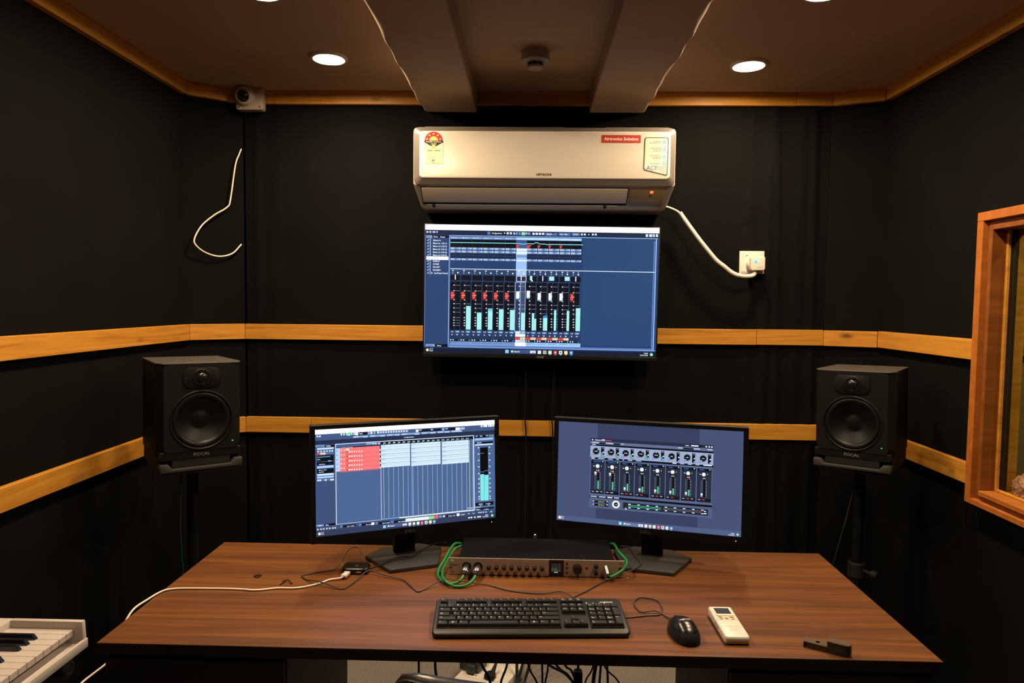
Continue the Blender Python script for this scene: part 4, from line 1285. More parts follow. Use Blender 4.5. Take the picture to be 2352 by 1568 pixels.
P.rect(754, 1064, 944, 1096, C(78, 94, 132), 5); P.disc(772, 1080, 7, WHITE, 6); P.text('Search', 786, 1085, 11, WHITE, 6, width=40); P.rect(902, 1060, 940, 1078, C(220, 235, 250), 6); P.rect(916, 1068, 926, 1078, C(230, 90, 90), 7)
for x, cc in ((954, C(225, 232, 245)), (992, C(215, 190, 150)), (1030, C(200, 240, 220)), (1066, C(235, 60, 85)), (1104, C(225, 230, 235)), (1142, C(250, 225, 160)), (1178, C(70, 150, 240))):
    y = 1049 - (x - 954) * 0.10
    P.rect(x, y, x + 26, y + 26, cc, 5); P.rect(x + 8, y + 8, x + 18, y + 18, C(50, 70, 100) if x == 1104 else C(255, 255, 255), 6); P.rect(x + 9, y + 30, x + 17, y + 33, WHITE, 6)
for x in (1504, 1526, 1556, 1586, 1604):
    P.rect(x, 1000 - (x - 1504) * 0.1, x + 14, 1012 - (x - 1504) * 0.1, WHITE, 5)
P.text('20:03', 1658, 985, 9, WHITE, 5, width=26); P.text('25-02-2025', 1634, 1001, 9, WHITE, 5, width=52); P.disc(1722, 984, 11, C(120, 210, 220), 5); P.disc(1725, 987, 6, C(250, 225, 130), 6)
PL = P

# ---- picture of the other monitor: a dark mixer panel on a plain desktop
P = Print([(90, 108), (1797, 200), (1782, 1180), (82, 1022)], 0.527, 0.2965)
P.rect(60, 80, 1900, 1250, C(66, 78, 112), 0)
P.rect(450, 80, 1392, 1250, C(52, 62, 90), 1)
P.text('Discrete 8', 424, 287, 12, WHITE, 3, width=62); P.rect(490, 276, 516, 290, C(190, 205, 230), 3); P.rect(520, 283, 578, 290, C(220, 50, 70), 3)
P.disc(402, 280, 6, WHITE, 3, 10)
P.rect(384, 262, 1520, 292, C(38, 45, 66), 2)
P.rect(384, 292, 1520, 318, C(92, 106, 140), 2)
P.rect(384, 318, 1520, 334, C(10, 12, 18), 2)
for x0, x1 in ((396, 460), (530, 590), (668, 690)):
    y = 300 + (x0 - 396) * 0.062
    P.rect(x0, y, x1, y + 7, C(205, 215, 235), 3)
for x0, x1 in ((466, 520), (598, 656), (1240, 1334), (1306, 1418)):
    y = (300 if x0 < 1300 else 268) + (x0 - 396) * 0.062
    P.rect(x0, y, x1, y + 15, C(20, 24, 34), 3)
P.rect(1312, 328, 1380, 338, WHITE, 4); P.rect(1258, 328, 1292, 335, C(205, 215, 235), 3)
for x in (1446, 1474, 1498):
    P.rect(x, 336 + (x - 1446) * 0.06, x + 12, 348 + (x - 1446) * 0.06, WHITE, 3)
for x0, x1 in ((1192, 1232), (1338, 1394), (1464, 1508)):
    P.rect(x0, 349 + (x0 - 1192) * 0.06, x1, 356 + (x0 - 1192) * 0.06, C(215, 222, 240), 3)
P.text('PREAMPS', 396, 328, 8, WHITE, 4, width=36)
# preamp strip
P.rect(384, 334, 1520, 440, C(150, 166, 200), 2)
P.rect(384, 440, 1520, 458, C(10, 12, 18), 2)
kx = [436, 573, 709, 849, 990, 1133, 1277, 1424]
ky = [387, 396, 405, 412, 423, 433, 443, 452]
lv = [0.42, 0.34, 0.46, 0.40, 0.40, 0.0, 0.0, 0.0]
for i, (x, y) in enumerate(zip(kx, ky)):
    P.disc(x, y, 33, C(20, 22, 28), 3, 24); P.disc(x, y, 33, C(120, 130, 150), 4, 24, inner=29); P.disc(x, y, 17, C(8, 9, 12), 5, 18)
    P.text(('26 dB', '30 dB', '28 dB', '32 dB', '27 dB', '0 dB', '0 dB', '0 dB')[i], x, y + 4, 9, WHITE, 6, 'c', width=None, wide=0.9)
    a = R((40, 130, 215, 60, 90, 215, 235, 235)[i])
    P.disc(x + 25 * math.cos(a), y - 25 * math.sin(a), 4, WHITE, 6, 8)
    mx = x + 46
    y0 = y - 38
    P.rect(mx, y0, mx + 28, y0 + 86, C(8, 10, 14), 3)
    if lv[i]:
        P.rect(mx + 3, y0 + 86 * (1 - lv[i]), mx + 13, y0 + 84, C(85, 190, 150), 4)
    P.disc(mx + 20, y0 + 48, 6, WHITE, 5, 8); P.disc(mx + 20, y0 + 78, 6, C(190, 205, 215), 5, 8); P.rect(mx + 10, y0 + 8, mx + 22, y0 + 12, C(190, 205, 230), 5)
    P.rect(x - 40, y + 26, x - 18, y + 36, C(60, 68, 88), 4); P.rect(x - 37, y + 29, x - 22, y + 33, C(200, 210, 230), 5)
    if i:
        P.rect(x - 62, y - 48, x - 60, y + 56, C(120, 134, 168), 3)
P.disc(1043, 388, 4, C(225, 60, 60), 5, 8)
for x0, x1 in ((392, 426), (456, 514), (548, 592), (624, 646), (680, 696), (730, 770), (804, 854), (1142, 1178), (1212, 1250), (1284, 1320), (1356, 1392), (1428, 1506)):
    y = 446 + (x0 - 392) * 0.062
    P.rect(x0, y, x1, y + 7, WHITE if x0 in (392, 1142, 1428) else C(190, 200, 222), 4)
# channel strips
P.rect(384, 458, 1512, 800, C(92, 108, 148), 2)
cx = [(390, 518), (524, 654), (660, 792), (798, 934), (942, 1076), (1082, 1218), (1226, 1362), (1370, 1506)]
fl = [590, 600, 734, 744, 754, 766, 776, 788]
mt = [660, 672, 688, 716, 712, 730, 742, None]
nm = ['COMPUTER PLAY 1', 'COMPUTER PLAY 2', 'PREAMP 1', 'PREAMP 2', 'PREAMP 3', 'PREAMP 4', 'PREAMP 5', 'PREAMP 6']
for i, (x0, x1) in enumerate(cx):
    dy = (x0 - 390) * 0.0755
    P.rect(x0, 466 + dy, x1, 776 + dy * 1.05, C(38, 45, 62), 3)
    P.rect(x0 + 4, 472 + dy, x1 - 8, 492 + dy, C(10, 12, 18), 4)
    P.text(nm[i], x0 + 22, 486 + dy, 9, C(70, 140, 240), 5, width=76 if i < 2 else 44)
    P.rect(x1 - 22, 480 + dy, x1 - 14, 488 + dy, WHITE, 5)
    xm = x0 + 62
    P.disc(xm, 525 + dy * 1.02, 18, C(215, 222, 232), 5, 20); P.disc(xm, 525 + dy * 1.02, 13, C(245, 248, 252), 6, 18)
    P.rect(xm - 46, 516 + dy, xm - 20, 532 + dy, C(12, 14, 20), 4); P.rect(xm - 40, 521 + dy, xm - 26, 526 + dy, WHITE, 5)
    P.rect(xm + 24, 518 + dy, xm + 46, 534 + dy, C(12, 14, 20), 4); P.disc(xm + 35, 526 + dy, 4, WHITE, 5, 8)
    P.rect(xm - 22, 553 + dy, xm + 24, 569 + dy, C(10, 12, 18), 4); P.text('-60 dB' if i > 1 else '0 dB', xm - 14, 566 + dy, 9, WHITE, 5, width=30)
    for q in (-24, -14):
        P.rect(xm + q, 580 + dy, xm + q + 2, 736 + dy, C(110, 124, 158), 4)
    P.rect(xm - 1, 576 + dy, xm + 16, 738 + dy, C(10, 12, 18), 4)
    if mt[i]:
        P.rect(xm + 1, mt[i], xm + 14, 736 + dy, C(85, 190, 150), 5)
    if i in (0, 1, 6):
        P.rect(xm + 1, 572 + dy, xm + 16, 582 + dy, C(220, 60, 65), 6)
    for q in range(11):
        P.rect(xm + 20, 584 + dy + q * 15, xm + 26 + 4 * (q % 2), 587 + dy + q * 15, C(190, 202, 225), 5)
    P.rect(xm - 27, fl[i] - 15, xm - 9, fl[i] + 16, C(165, 172, 182), 6); P.rect(xm - 27, fl[i] - 12, xm - 9, fl[i] + 2, C(235, 240, 246), 7)
    P.rect(x0 + 2, 746 + dy, x1 - 4, 772 + dy * 1.02, C(18, 20, 28), 4)
    P.rect(x0 + 10, 755 + dy, x0 + 32, 761 + dy, C(190, 200, 220), 5)
    P.rect(x0 + 48, 757 + dy, x0 + 74, 764 + dy, C(225, 60, 70) if i > 1 else C(190, 200, 220), 5)
    if i in (0, 2, 4, 6):
        P.rect(x0 + 90, 760 + dy, x0 + 110, 766 + dy, C(190, 200, 220), 5)
# bottom section
P.rect(382, 776, 1512, 794, C(84, 98, 134), 3)
P.rect(382, 794, 1512, 812, C(10, 12, 18), 3)
for x0, x1 in ((392, 450), (468, 530), (546, 592), (608, 654)):
    y = 799 + (x0 - 392) * 0.075
    P.rect(x0, y, x1, y + 8, WHITE if x0 == 546 else C(200, 210, 228), 4)
P.rect(380, 812, 1512, 908, C(78, 92, 126), 3)
for k, y in enumerate((842, 872)):
    P.rect(428, y, 556, y + 20, C(16, 18, 22), 4); P.text('MONITOR OUT %d' % (k + 1), 462, y + 17, 9, C(205, 215, 130), 5, width=58); P.rect(540, y + 9, 550, y + 17, WHITE, 5)
    P.rect(414, y + 2, 420, y + 10, WHITE, 4)
P.disc(626, 880, 37, C(205, 212, 222), 4, 26); P.disc(626, 880, 31, C(235, 238, 244), 5, 26); P.disc(626, 880, 20, C(20, 24, 30), 6, 20); P.text('-16', 626, 885, 10, WHITE, 7, 'c')
P.rect(692, 860, 1476, 916, C(30, 36, 48), 4)
for k in range(2):
    P.rect(738, 884 + k * 13, 1042, 889 + k * 13, C(80, 190, 150), 5)
    for q in range(26):
        P.rect(1066 + q * 13, 910 + q * 1.05 + k * 13, 1071 + q * 13, 914 + q * 1.05 + k * 13, C(190, 200, 220), 5)
for q in range(9):
    x = 740 + q * 84
    P.rect(x, 874 + q * 6.6, x + 22, 880 + q * 6.6, WHITE, 5); P.rect(x, 907 + q * 6.6, x + 22, 913 + q * 6.6, WHITE, 5)
P.rect(1408, 930, 1414, 958, C(220, 60, 65), 6)
P.rect(1438, 938, 1456, 946, WHITE, 5); P.rect(1438, 958, 1462, 966, WHITE, 5)
P.poly([(714, 908), (714, 930), (720, 924), (728, 926)], WHITE, 8)
# task bar
P.poly([(84, 978), (1783, 1130), (1782, 1180), (82, 1022)], C(76, 90, 128), 4)
P.disc(110, 1000, 13, C(255, 230, 190), 5); P.text('31°C', 124, 998, 9, WHITE, 5, width=24); P.text('Haze', 124, 1011, 9, WHITE, 5, width=24)
P.rect(656, 1040, 680, 1066, C(150, 220, 245), 5)
P.rect(690, 1044, 880, 1074, C(100, 116, 154), 5); P.disc(708, 1058, 7, WHITE, 6); P.text('Search', 722, 1064, 11, WHITE, 6, width=38); P.rect(836, 1062, 878, 1084, C(220, 235, 250), 6); P.rect(850, 1072, 862, 1082, C(230, 90, 90), 7)
for x, cc in ((892, C(225, 232, 245)), (930, C(215, 190, 150)), (968, C(200, 240, 220)), (1008, C(235, 50, 75)), (1047, C(215, 220, 228)), (1086, C(250, 225, 160)), (1126, C(80, 160, 245))):
    y = 1064 + (x - 892) * 0.094
    P.rect(x, y, x + 26, y + 26, cc, 5); P.rect(x + 8, y + 8, x + 18, y + 18, C(50, 70, 100) if x == 1047 else C(255, 255, 255), 6); P.rect(x + 9, y + 30, x + 17, y + 33, WHITE, 6)
P.text('20:03', 1690, 1150, 9, WHITE, 5, width=28); P.text('13-02-2025', 1662, 1162, 9, WHITE, 5, width=56); P.disc(1750, 1156, 12, C(120, 210, 220), 5); P.disc(1754, 1158, 6, C(250, 225, 130), 6)
PR = P

rzL, rzR = R(22.7), R(-14.0)
def local(base, rz, x, y):
    dx, dy = x - base[0], y - base[1]
    return (dx * math.cos(rz) + dy * math.sin(rz), -dx * math.sin(rz) + dy * math.cos(rz))
bL, bR = (-0.345, 1.962), (0.362, 1.975)
monitor('computer_monitor', 'black desktop monitor showing red and white audio tracks, angled on the desk', bL, rzL, local(bL, rzL, -0.338, 1.968), R(3.2), 0.845, PL, 0.25)
monitor('computer_monitor.001', 'black desktop monitor showing a dark mixer panel with eight knobs', bR, rzR, local(bR, rzR, 0.346, 1.986), R(2.9), 0.848, PR, 0.25)

# ================================================================ AUDIO INTERFACE
ai = thing('audio_interface', 'silver-fronted rack audio interface between the two monitors', 'audio interface', (0.0285, 1.858, DZ))
B().box(-0.214, 0.214, 0.003, 0.175, 0.004, 0.0445, 0.0008, 1).out('chassis', 'chassis_black', ai)
B().box(-0.2405, 0.2405, 0.0, 0.003, 0.001, 0.0475, 0.0005, 1).out('faceplate', 'steel_face', ai)
for x in (-0.19, 0.19):
    for y in (0.03, 0.16):
        B().cyl((x, y, 0), (x, y, 0.004), 0.007, n=12).out('foot', 'rubber', ai)
for x in (-0.231, 0.231):
    for z in (0.040, 0.009):
        B().prism(rrect(x - 0.005, x + 0.005, z - 0.0028, z + 0.0028, 0.0026), 'y', -0.0003, 0.001).out('rack_slot', 'ink_white' if x < 0 and z > 0.03 else 'ink_grey', ai)
for x in (-0.1915, -0.1600):
    B().lathe([(0.0125, 0), (0.0125, 0.0015), (0.0105, 0.0016), (0.0105, 0.0)], (x, 0.0, 0.024), (0, -1, 0), 28, cap0=False, cap1=False).out('input_ring', 'black_plastic', ai)
    B().lathe([(0.0106, 0.0), (0.0106, 0.0004)], (x, 0.0, 0.024), (0, -1, 0), 28).out('input_socket', 'hole', ai)
def knob(x, z, r, h, nm='knob'):
    k = B().lathe([(r * 1.08, 0), (r * 1.08, 0.001), (r, 0.0015), (r * 0.97, h - 0.001), (r * 0.86, h), (0, h)], (x, 0, z), (0, -1, 0), 24).out(nm, 'glossy_black', ai)
    return k
for i in range(8):
    knob(-0.1305 + i * 0.02086, 0.0235, 0.0056, 0.012)
B().box(0.0345, 0.0745, -0.0012, 0.0, 0.002, 0.0468, 0.0003, 1).out('display', 'glossy_black', ai)
P = Print(step=0.0001)
for i in range(8):
    P.rect(0.0022 + i * 0.0033, 0.0215, 0.0033 + i * 0.0033, 0.001, C(62, 60, 78), 0)
    if i < 5:
        P.rect(0.0022 + i * 0.0033, 0.0085 if i != 3 else 0.0095, 0.0033 + i * 0.0033, 0.003, C(90, 130, 40), 1)
    P.rect(0.0024 + i * 0.0033, 0.0015, 0.0031 + i * 0.0033, 0.0002, C(200, 205, 215), 1)
P.rect(0.009, -0.0018, 0.019, -0.0038, C(190, 210, 215), 1)
P.text('PREAMPS', 0.0097, -0.0034, 0.0012, C(30, 40, 50), 2, width=0.0086)
link('display_graphics', P.mesh('display_graphics', 'screen_monitor'), ai, (0.0396, -0.0014, 0.0155))
for z in (0.0375, 0.025, 0.012):
    knob(0.0835, z, 0.0026, 0.004, 'button')
knob(0.1115, 0.0235, 0.0118, 0.016, 'volume_knob')
knob(0.1620, 0.0325, 0.0056, 0.012); knob(0.1620, 0.0140, 0.0056, 0.012)
B().text('Discrete 8', 0.0058, face(-0.2255, -0.0004, 0.0262)).out('model_lettering', 'ink_dark', ai, smooth=False)
B().box(-0.239, -0.2315, -0.0004, 0, 0.0185, 0.0215).out('model_mark', 'ink_dark', ai)
P = Print(step=0.0001)
P.rect(-0.004, 0.004, 0.004, 0.0, rgb(150, 40, 25), 0); P.poly([(-0.003, 0.0), (0.003, 0.0), (0, -0.005)], rgb(150, 40, 25), 0)
link('maker_emblem', P.mesh('maker_emblem', 'sticker'), ai, (0.1375, -0.0004, 0.024))
P = Print(step=0.0001)
P.rect(-0.006, 0.006, 0.006, -0.006, rgb(110, 30, 20), 0)
link('red_mark', P.mesh('red_mark', 'sticker'), ai, (0.2305, -0.0004, 0.0235))
for x in (-0.16, 0.045, 0.13):
    B().cyl((x, 0.008, 0.0445), (x, 0.008, 0.0462), 0.0022, n=10).out('screw', 'brass', ai)
for x in (-0.19, -0.10, -0.05, 0.05, 0.16):
    B().cyl((x, 0.168, 0.0445), (x, 0.168, 0.0456), 0.0024, n=10).out('screw', 'chrome', ai)
kb = B().ball((0, 0, 0.0), 0.0055, (1, 1, 1.15), 16, 10)
kb.cyl((0, 0, -0.02), (0, 0, 0), 0.003, n=10)
tag(kb.out('plug_tip', 'chrome', loc=(0.026, 2.040, 0.800)), 'small silver plug tip standing behind the rack unit', 'plug')

def xlr(o, d, parent, off, m='chrome'):
    o = Vector(o) - off; d = Vector(d).normalized()
    c_ = B().lathe([(0.0092, 0), (0.0092, 0.012), (0.0100, 0.014), (0.0100, 0.030), (0.0080, 0.034)], o, d, 24).out('connector', m, parent)
    B().lathe([(0.0072, 0.033), (0.0068, 0.040), (0.0045, 0.046)], o, d, 18).out('strain_relief', 'rubber', c_)
    return c_
zf = DZ + 0.024
for k, (x, lab, path) in enumerate((
    (-0.163, 'green microphone cable in the first front socket of the rack unit', [(-0.167, 1.806, 0.769), (-0.170, 1.797, 0.764), (-0.178, 1.790, 0.759), (-0.191, 1.784, 0.7555), (-0.208, 1.786, 0.7550), (-0.226, 1.806, 0.7550), (-0.239, 1.837, 0.7560), (-0.2405, 1.867, 0.762), (-0.233, 1.892, 0.770), (-0.225, 1.925, 0.780), (-0.219, 1.955, 0.787), (-0.209, 1.985, 0.791), (-0.197, 2.000, 0.787), (-0.192, 2.030, 0.775), (-0.192, 2.06, 0.762)]),
    (-0.1315, 'green microphone cable in the second front socket of the rack unit', [(-0.135, 1.806, 0.769), (-0.138, 1.795, 0.765), (-0.149, 1.779, 0.759), (-0.166, 1.769, 0.7552), (-0.187, 1.769, 0.7550), (-0.206, 1.776, 0.7612), (-0.2215, 1.806, 0.7622), (-0.228, 1.846, 0.7625), (-0.2255, 1.880, 0.766), (-0.219, 1.93, 0.773), (-0.207, 1.97, 0.781), (-0.193, 1.98, 0.785), (-0.185, 2.01, 0.778), (-0.18, 2.045, 0.764)]))):
    o0 = Vector((x, 1.858, DZ))
    t = thing('microphone_cable', lab, 'cable', o0, 0, 'green cables on the rack unit')
    xlr((x, 1.857, zf), (-0.08, -1, -0.12), t, o0)
    B().tube([Vector(p) - o0 for p in path], 0.0038, 10).out('cord', 'green_rubber', t, angle=60)
o0 = Vector((0.219, 1.858, DZ))
t = thing('headphone_cable', 'green cable with silver plug at the window-side end of the rack unit', 'cable', o0, 0, 'green cables on the rack unit')
oo = Vector((0, 0, 0)); dd = Vector((0.12, -0.80, -0.45)).normalized()
B().lathe([(0.0062, 0), (0.0062, 0.020), (0.0056, 0.026)], (-0.001, -0.001, 0.030), dd, 20).out('connector', 'chrome', t)
B().lathe([(0.0056, 0.025), (0.0052, 0.031), (0.004, 0.035)], (-0.001, -0.001, 0.030), dd, 16).out('strain_relief', 'rubber', t)
path = [(0.2215, 1.833, 0.7655), (0.228, 1.830, 0.764), (0.242, 1.836, 0.767), (0.262, 1.850, 0.775), (0.2755, 1.872, 0.781), (0.279, 1.895, 0.785), (0.272, 1.925, 0.787), (0.264, 1.960, 0.788), (0.261, 1.985, 0.791), (0.257, 2.005, 0.792), (0.250, 2.02, 0.787), (0.245, 2.045, 0.772), (0.243, 2.06, 0.76)]
B().tube([Vector(p) - o0 for p in path], 0.0038, 10).out('cord', 'green_rubber', t, angle=60)

# ================================================================ COMPUTER KEYBOARD
kbd = thing('computer_keyboard', 'black full-size computer keyboard on the desk in front of the rack unit', 'keyboard', (0.0145, 1.504, DZ), rz=R(3.1))
KW, KD = 0.446, 0.152
tiltk = math.atan2(0.013, KD)
Mk = Matrix.Translation((0, 0, 0.0012)) @ Matrix.Rotation(tiltk, 4, 'X')
def kpart(b, name, m, parent=kbd, smooth=True):
    b.bm.transform(Mk)
    return b.out(name, m, parent, smooth)
b = B()
b.prism(rrect(-KW / 2, KW / 2, 0.0, KD, 0.013, 6), 'z', 0.0, 0.0135, 0.0045, 3, caps_only=True)
for v in b.bm.verts:
    if v.co.y < 0.03 and v.co.z > 0.006:
        v.co.z -= 0.0035 * ((0.03 - v.co.y) / 0.03) ** 2
kpart(b, 'body', 'key_plastic')
for x in (-0.17, 0.17):
    B().cyl((x, KD - 0.012, 0), (x, KD - 0.012, 0.0142), 0.006, n=10).out('flip_foot', 'black_plastic', kbd)
    B().box(x - 0.012, x + 0.012, 0.008, 0.016, 0, 0.0025).out('front_pad', 'rubber', kbd)
u = 0.01868
xm0 = -KW / 2 + 0.0105
yr = [0.0315, 0.0500, 0.0685, 0.0870, 0.1055, 0.1310]     # row centres, front to back
for (a, c_, y0, y1) in ((xm0 - 0.002, xm0 + 15 * u + 0.002, 0.0205, 0.1165), (xm0 + 15 * u + 0.0065, xm0 + 18 * u + 0.0085, 0.0765, 0.1165), (xm0 + 18 * u + 0.0125, xm0 + 22 * u + 0.0145, 0.0205, 0.1165)):
    b = B(); b.box(a, c_, y0, y1, 0.0125, 0.0139, 0.0004, 1)
    kpart(b, 'key_well', 'hole')
KM = {}
def key(x, yc, w, legend, h=None, rows=1, size=0.0042, sub=None, tall=0.0):
    # x: left edge, w: width in metres
    d = 0.0172 + tall
    ck = (round(w, 5), round(d, 5))
    if ck not in KM:
        b = B()
        g = 0.0006
        bw, tw = w / 2 - g, w / 2 - 0.0024
        bv = [(-bw, -d / 2), (bw, -d / 2), (bw, d / 2), (-bw, d / 2)]
        tv_ = [(-tw, -d / 2 + 0.0028), (tw, -d / 2 + 0.0028), (tw, d / 2 - 0.0008), (-tw, d / 2 - 0.0008)]
        A = [b.bm.verts.new((p[0], p[1], 0)) for p in bv]
        T = [b.bm.verts.new((p[0], p[1], 0.0072)) for p in tv_]
        b.bm.faces.new(T); b.bm.faces.new(A[::-1])
        for i in range(4):
            j = (i + 1) % 4
            b.bm.faces.new((A[i], A[j], T[j], T[i]))
        bmesh.ops.bevel(b.bm, geom=[e for e in b.bm.edges if all(v.co.z > 0.006 for v in e.verts)], offset=0.0008, segments=2, affect='EDGES')
        b.bm.transform(Matrix.Rotation(tiltk, 4, 'X'))
        KM[ck] = b.mesh('key', 'key_plastic')
    pos = Mk @ Vector((x + w / 2, yc, 0.0136))
    k = link('key', KM[ck], kbd, pos)
    if legend:
        b = B()
        mt_ = Matrix.Rotation(tiltk, 4, 'X') @ Matrix.Translation((-w / 2 + 0.0034, d / 2 - 0.0058, 0.00735))
        b.text(legend, size, mt_, 'l', widen=1.1)
        if sub:
            b.text(sub, size * 0.9, mt_ @ Matrix.Translation((0, -0.0046, 0)), 'l', widen=1.1)
        b.out('legend', 'ink_white', k, smooth=False)
    return k
def row(x, y, items):
    for it in items:
        w = it[1]
        if it[0] is not None:
            key(x, y, w * u, it[0], size=it[2] if len(it) > 2 else 0.0052, sub=it[3] if len(it) > 3 else None)
        x += w * u
s_ = 0.0030
row(xm0, yr[5], [('Esc', 1, s_), (None, 1)] + [('F%d' % i, 1, s_) for i in (1, 2, 3, 4)] + [(None, 0.5)] + [('F%d' % i, 1, s_) for i in (5, 6, 7, 8)] + [(None, 0.5)] + [('F%d' % i, 1, s_) for i in (9, 10, 11, 12)])
row(xm0, yr[4], [(a, 1, 0.0042, c_) for a, c_ in zip('~!@#$%^&*()_+', '`1234567890-=')] + [('Backspace', 2, s_)])
row(xm0, yr[3], [('Tab', 1.5, 0.0034)] + [(c_, 1) for c_ in 'QWERTYUIOP'] + [('{', 1, 0.0042, '['), ('}', 1, 0.0042, ']'), ('|', 1.5, 0.0042, '\\')])
row(xm0, yr[2], [('Caps', 1.45, 0.0034, 'Lock'), (None, 0.3)] + [(c_, 1) for c_ in 'ASDFGHJKL'] + [(':', 1, 0.0042, ';'), ('"', 1, 0.0042, "'"), ('Enter', 2.25, 0.0034)])
row(xm0, yr[1], [('Shift', 2.25, 0.0034)] + [(c_, 1) for c_ in 'ZXCVBNM'] + [('<', 1, 0.0042, ','), ('>', 1, 0.0042, '.'), ('?', 1, 0.0042, '/'), ('Shift', 2.75, 0.0034)])
row(xm0, yr[0], [('Ctrl', 1.3, s_), (' ', 1.25), ('Alt', 1.25, s_), (' ', 6.1), ('Alt', 1.25, s_), (' ', 1.25), ('Menu', 1.25, s_), ('Ctrl', 1.35, s_)])
for xw in (xm0 + 1.3 * u, xm0 + 11.15 * u):
    b = B()
    for qx in (0, 0.0021):
        for qy in (0, 0.0021):
            b.box(xw + 0.009 + qx, xw + 0.0108 + qx, yr[0] - 0.001 + qy, yr[0] + 0.0008 + qy, 0.0212, 0.0213)
    kpart(b, 'window_legend', 'ink_white')
xn = xm0 + 15 * u + 0.0075
row(xn, yr[5], [('Print', 1, s_, 'Screen'), ('Scroll', 1, s_, 'Lock'), ('Pause', 1, s_, 'Break')])
row(xn, yr[4], [('Insert', 1, s_), ('Home', 1, s_), ('Page', 1, s_, 'Up')])
row(xn, yr[3], [('Delete', 1, s_), ('End', 1, s_), ('Page', 1, s_, 'Down')])
row(xn, yr[1], [(None, 1), ('^', 1, 0.005)])
row(xn, yr[0], [('<', 1, 0.0042), ('v', 1, 0.0042), ('>', 1, 0.0042)])
xp = xm0 + 18 * u + 0.0135
row(xp, yr[4], [('Num', 1, s_, 'Lock'), ('/', 1), ('*', 1), ('-', 1)])
row(xp, yr[3], [('7', 1, 0.0045, 'Home'), ('8', 1, 0.0045), ('9', 1, 0.0045, 'PgUp')])
row(xp, yr[2], [('4', 1, 0.0045), ('5', 1, 0.0045), ('6', 1, 0.0045)])
row(xp, yr[1], [('1', 1, 0.0045, 'End'), ('2', 1, 0.0045), ('3', 1, 0.0045, 'PgDn')])
row(xp, yr[0], [('0', 2, 0.0045, 'Ins'), ('.', 1, 0.0045, 'Del')])
key(xp + 3 * u, (yr[3] + yr[2]) / 2, u, '+', tall=0.0185)
key(xp + 3 * u, (yr[1] + yr[0]) / 2, u, 'Enter', tall=0.0185, size=s_)
b = B(); b.text('logitech', 0.0092, Matrix.Translation((xp + 2.75 * u, yr[5] - 0.002, 0.01365)), 'c', widen=1.05)
kpart(b, 'maker_lettering', 'ink_white', smooth=False)
for q in range(3):
    b = B(); b.lathe([(0.0011, 0.0), (0.0011, 0.0004)], (xp + 0.002 + q * 0.0155, yr[5] - 0.001, 0.0135), (0, 0, 1), 10)
    kpart(b, 'indicator_light', 'led_green' if q == 0 else 'ink_grey')
    b = B(); b.box(xp + q * 0.0155, xp + 0.004 + q * 0.0155, yr[5] - 0.0062, yr[5] - 0.0045, 0.0136, 0.01365)
    kpart(b, 'indicator_mark', 'ink_white')

kc = [(-0.462, 1.902, 0.762), (-0.470, 1.93, 0.772), (-0.478, 1.950, 0.780), (-0.488, 1.958, 0.785), (-0.500, 1.956, 0.786), (-0.512, 1.942, 0.781), (-0.520, 1.905, 0.770), (-0.524, 1.875, 0.757), (-0.536, 1.866, 0.7535), (-0.569, 1.853, 0.753), (-0.595, 1.835, 0.753), (-0.606, 1.826, 0.753), (-0.606, 1.819, 0.753), (-0.582, 1.794, 0.7535),
      (-0.546, 1.770, 0.7600), (-0.504, 1.752, 0.756), (-0.48, 1.744, 0.753), (-0.468, 1.751, 0.753), (-0.455, 1.787, 0.7535), (-0.443, 1.832, 0.757), (-0.434, 1.848, 0.760), (-0.424, 1.850, 0.760), (-0.391, 1.833, 0.757), (-0.332, 1.809, 0.754), (-0.311, 1.784, 0.753), (-0.286, 1.746, 0.752), (-0.276, 1.738, 0.752), (-0.26, 1.755, 0.753),
      (-0.238, 1.774, 0.760), (-0.212, 1.792, 0.7655), (-0.188, 1.790, 0.7625), (-0.168, 1.789, 0.7612), (-0.148, 1.786, 0.7605), (-0.128, 1.786, 0.756), (-0.097, 1.786, 0.753), (-0.055, 1.762, 0.7525), (-0.01, 1.746, 0.7525), (0.042, 1.739, 0.753), (0.085, 1.748, 0.756), (0.098, 1.740, 0.757), (0.112, 1.718, 0.759), (0.125, 1.672, 0.7655)]
cable('keyboard_cable', kc, 0.0017, 'cord_grey', 'thin dark cable looping from the small hub to the computer keyboard', n=8)

# ================================================================ MOUSE
ms = thing('computer_mouse', 'black computer mouse beside the computer keyboard', 'mouse', (0.357, 1.538, DZ), rz=R(10))
def mouse_shell(s=1.0, zlo=0.0, cut=None):
    b = B(); t = bmesh.new()
    bmesh.ops.create_uvsphere(t, u_segments=96, v_segments=64, radius=1.0)
    for v in t.verts:
        x, y, z = v.co
        wdt = 0.0305 * (1 - 0.14 * y * 0.8 - 0.10 * (y > 0) * y * y)
        h = 0.036 * (1 - 0.22 * y - 0.12 * y * y)
        sx = (abs(x) ** 0.82) * (1 if x > 0 else -1)
        v.co = Vector((sx * wdt * s, y * 0.057 * s, max(z, zlo) * h * s if z > 0 else max(z, -0.12) * h))
    b._merge(t)
    zmin = min(v.co.z for v in b.bm.verts)
    for v in b.bm.verts:
        v.co.z -= zmin
    return b
mouse_shell().out('shell', 'rubber', ms, angle=60)
b = mouse_shell(1.012)
dl = [f for f in b.bm.faces if not (f.calc_center_median().z > 0.010 + 0.016 * max(0, -f.calc_center_median().y / 0.057 + 0.15) + 0.5 * abs(f.calc_center_median().x) ** 1.0 * 0.35)]
bmesh.ops.delete(b.bm, geom=dl, context='FACES')
b.out('top_cover', 'glossy_black', ms, angle=60)
MATS['glossy_black'].node_tree.nodes['Principled BSDF'].inputs['Roughness'].default_value = 0.25
B().cyl((-0.004, 0.036, 0.0205), (0.004, 0.036, 0.0205), 0.0085, n=20).out('wheel', 'rubber', ms)
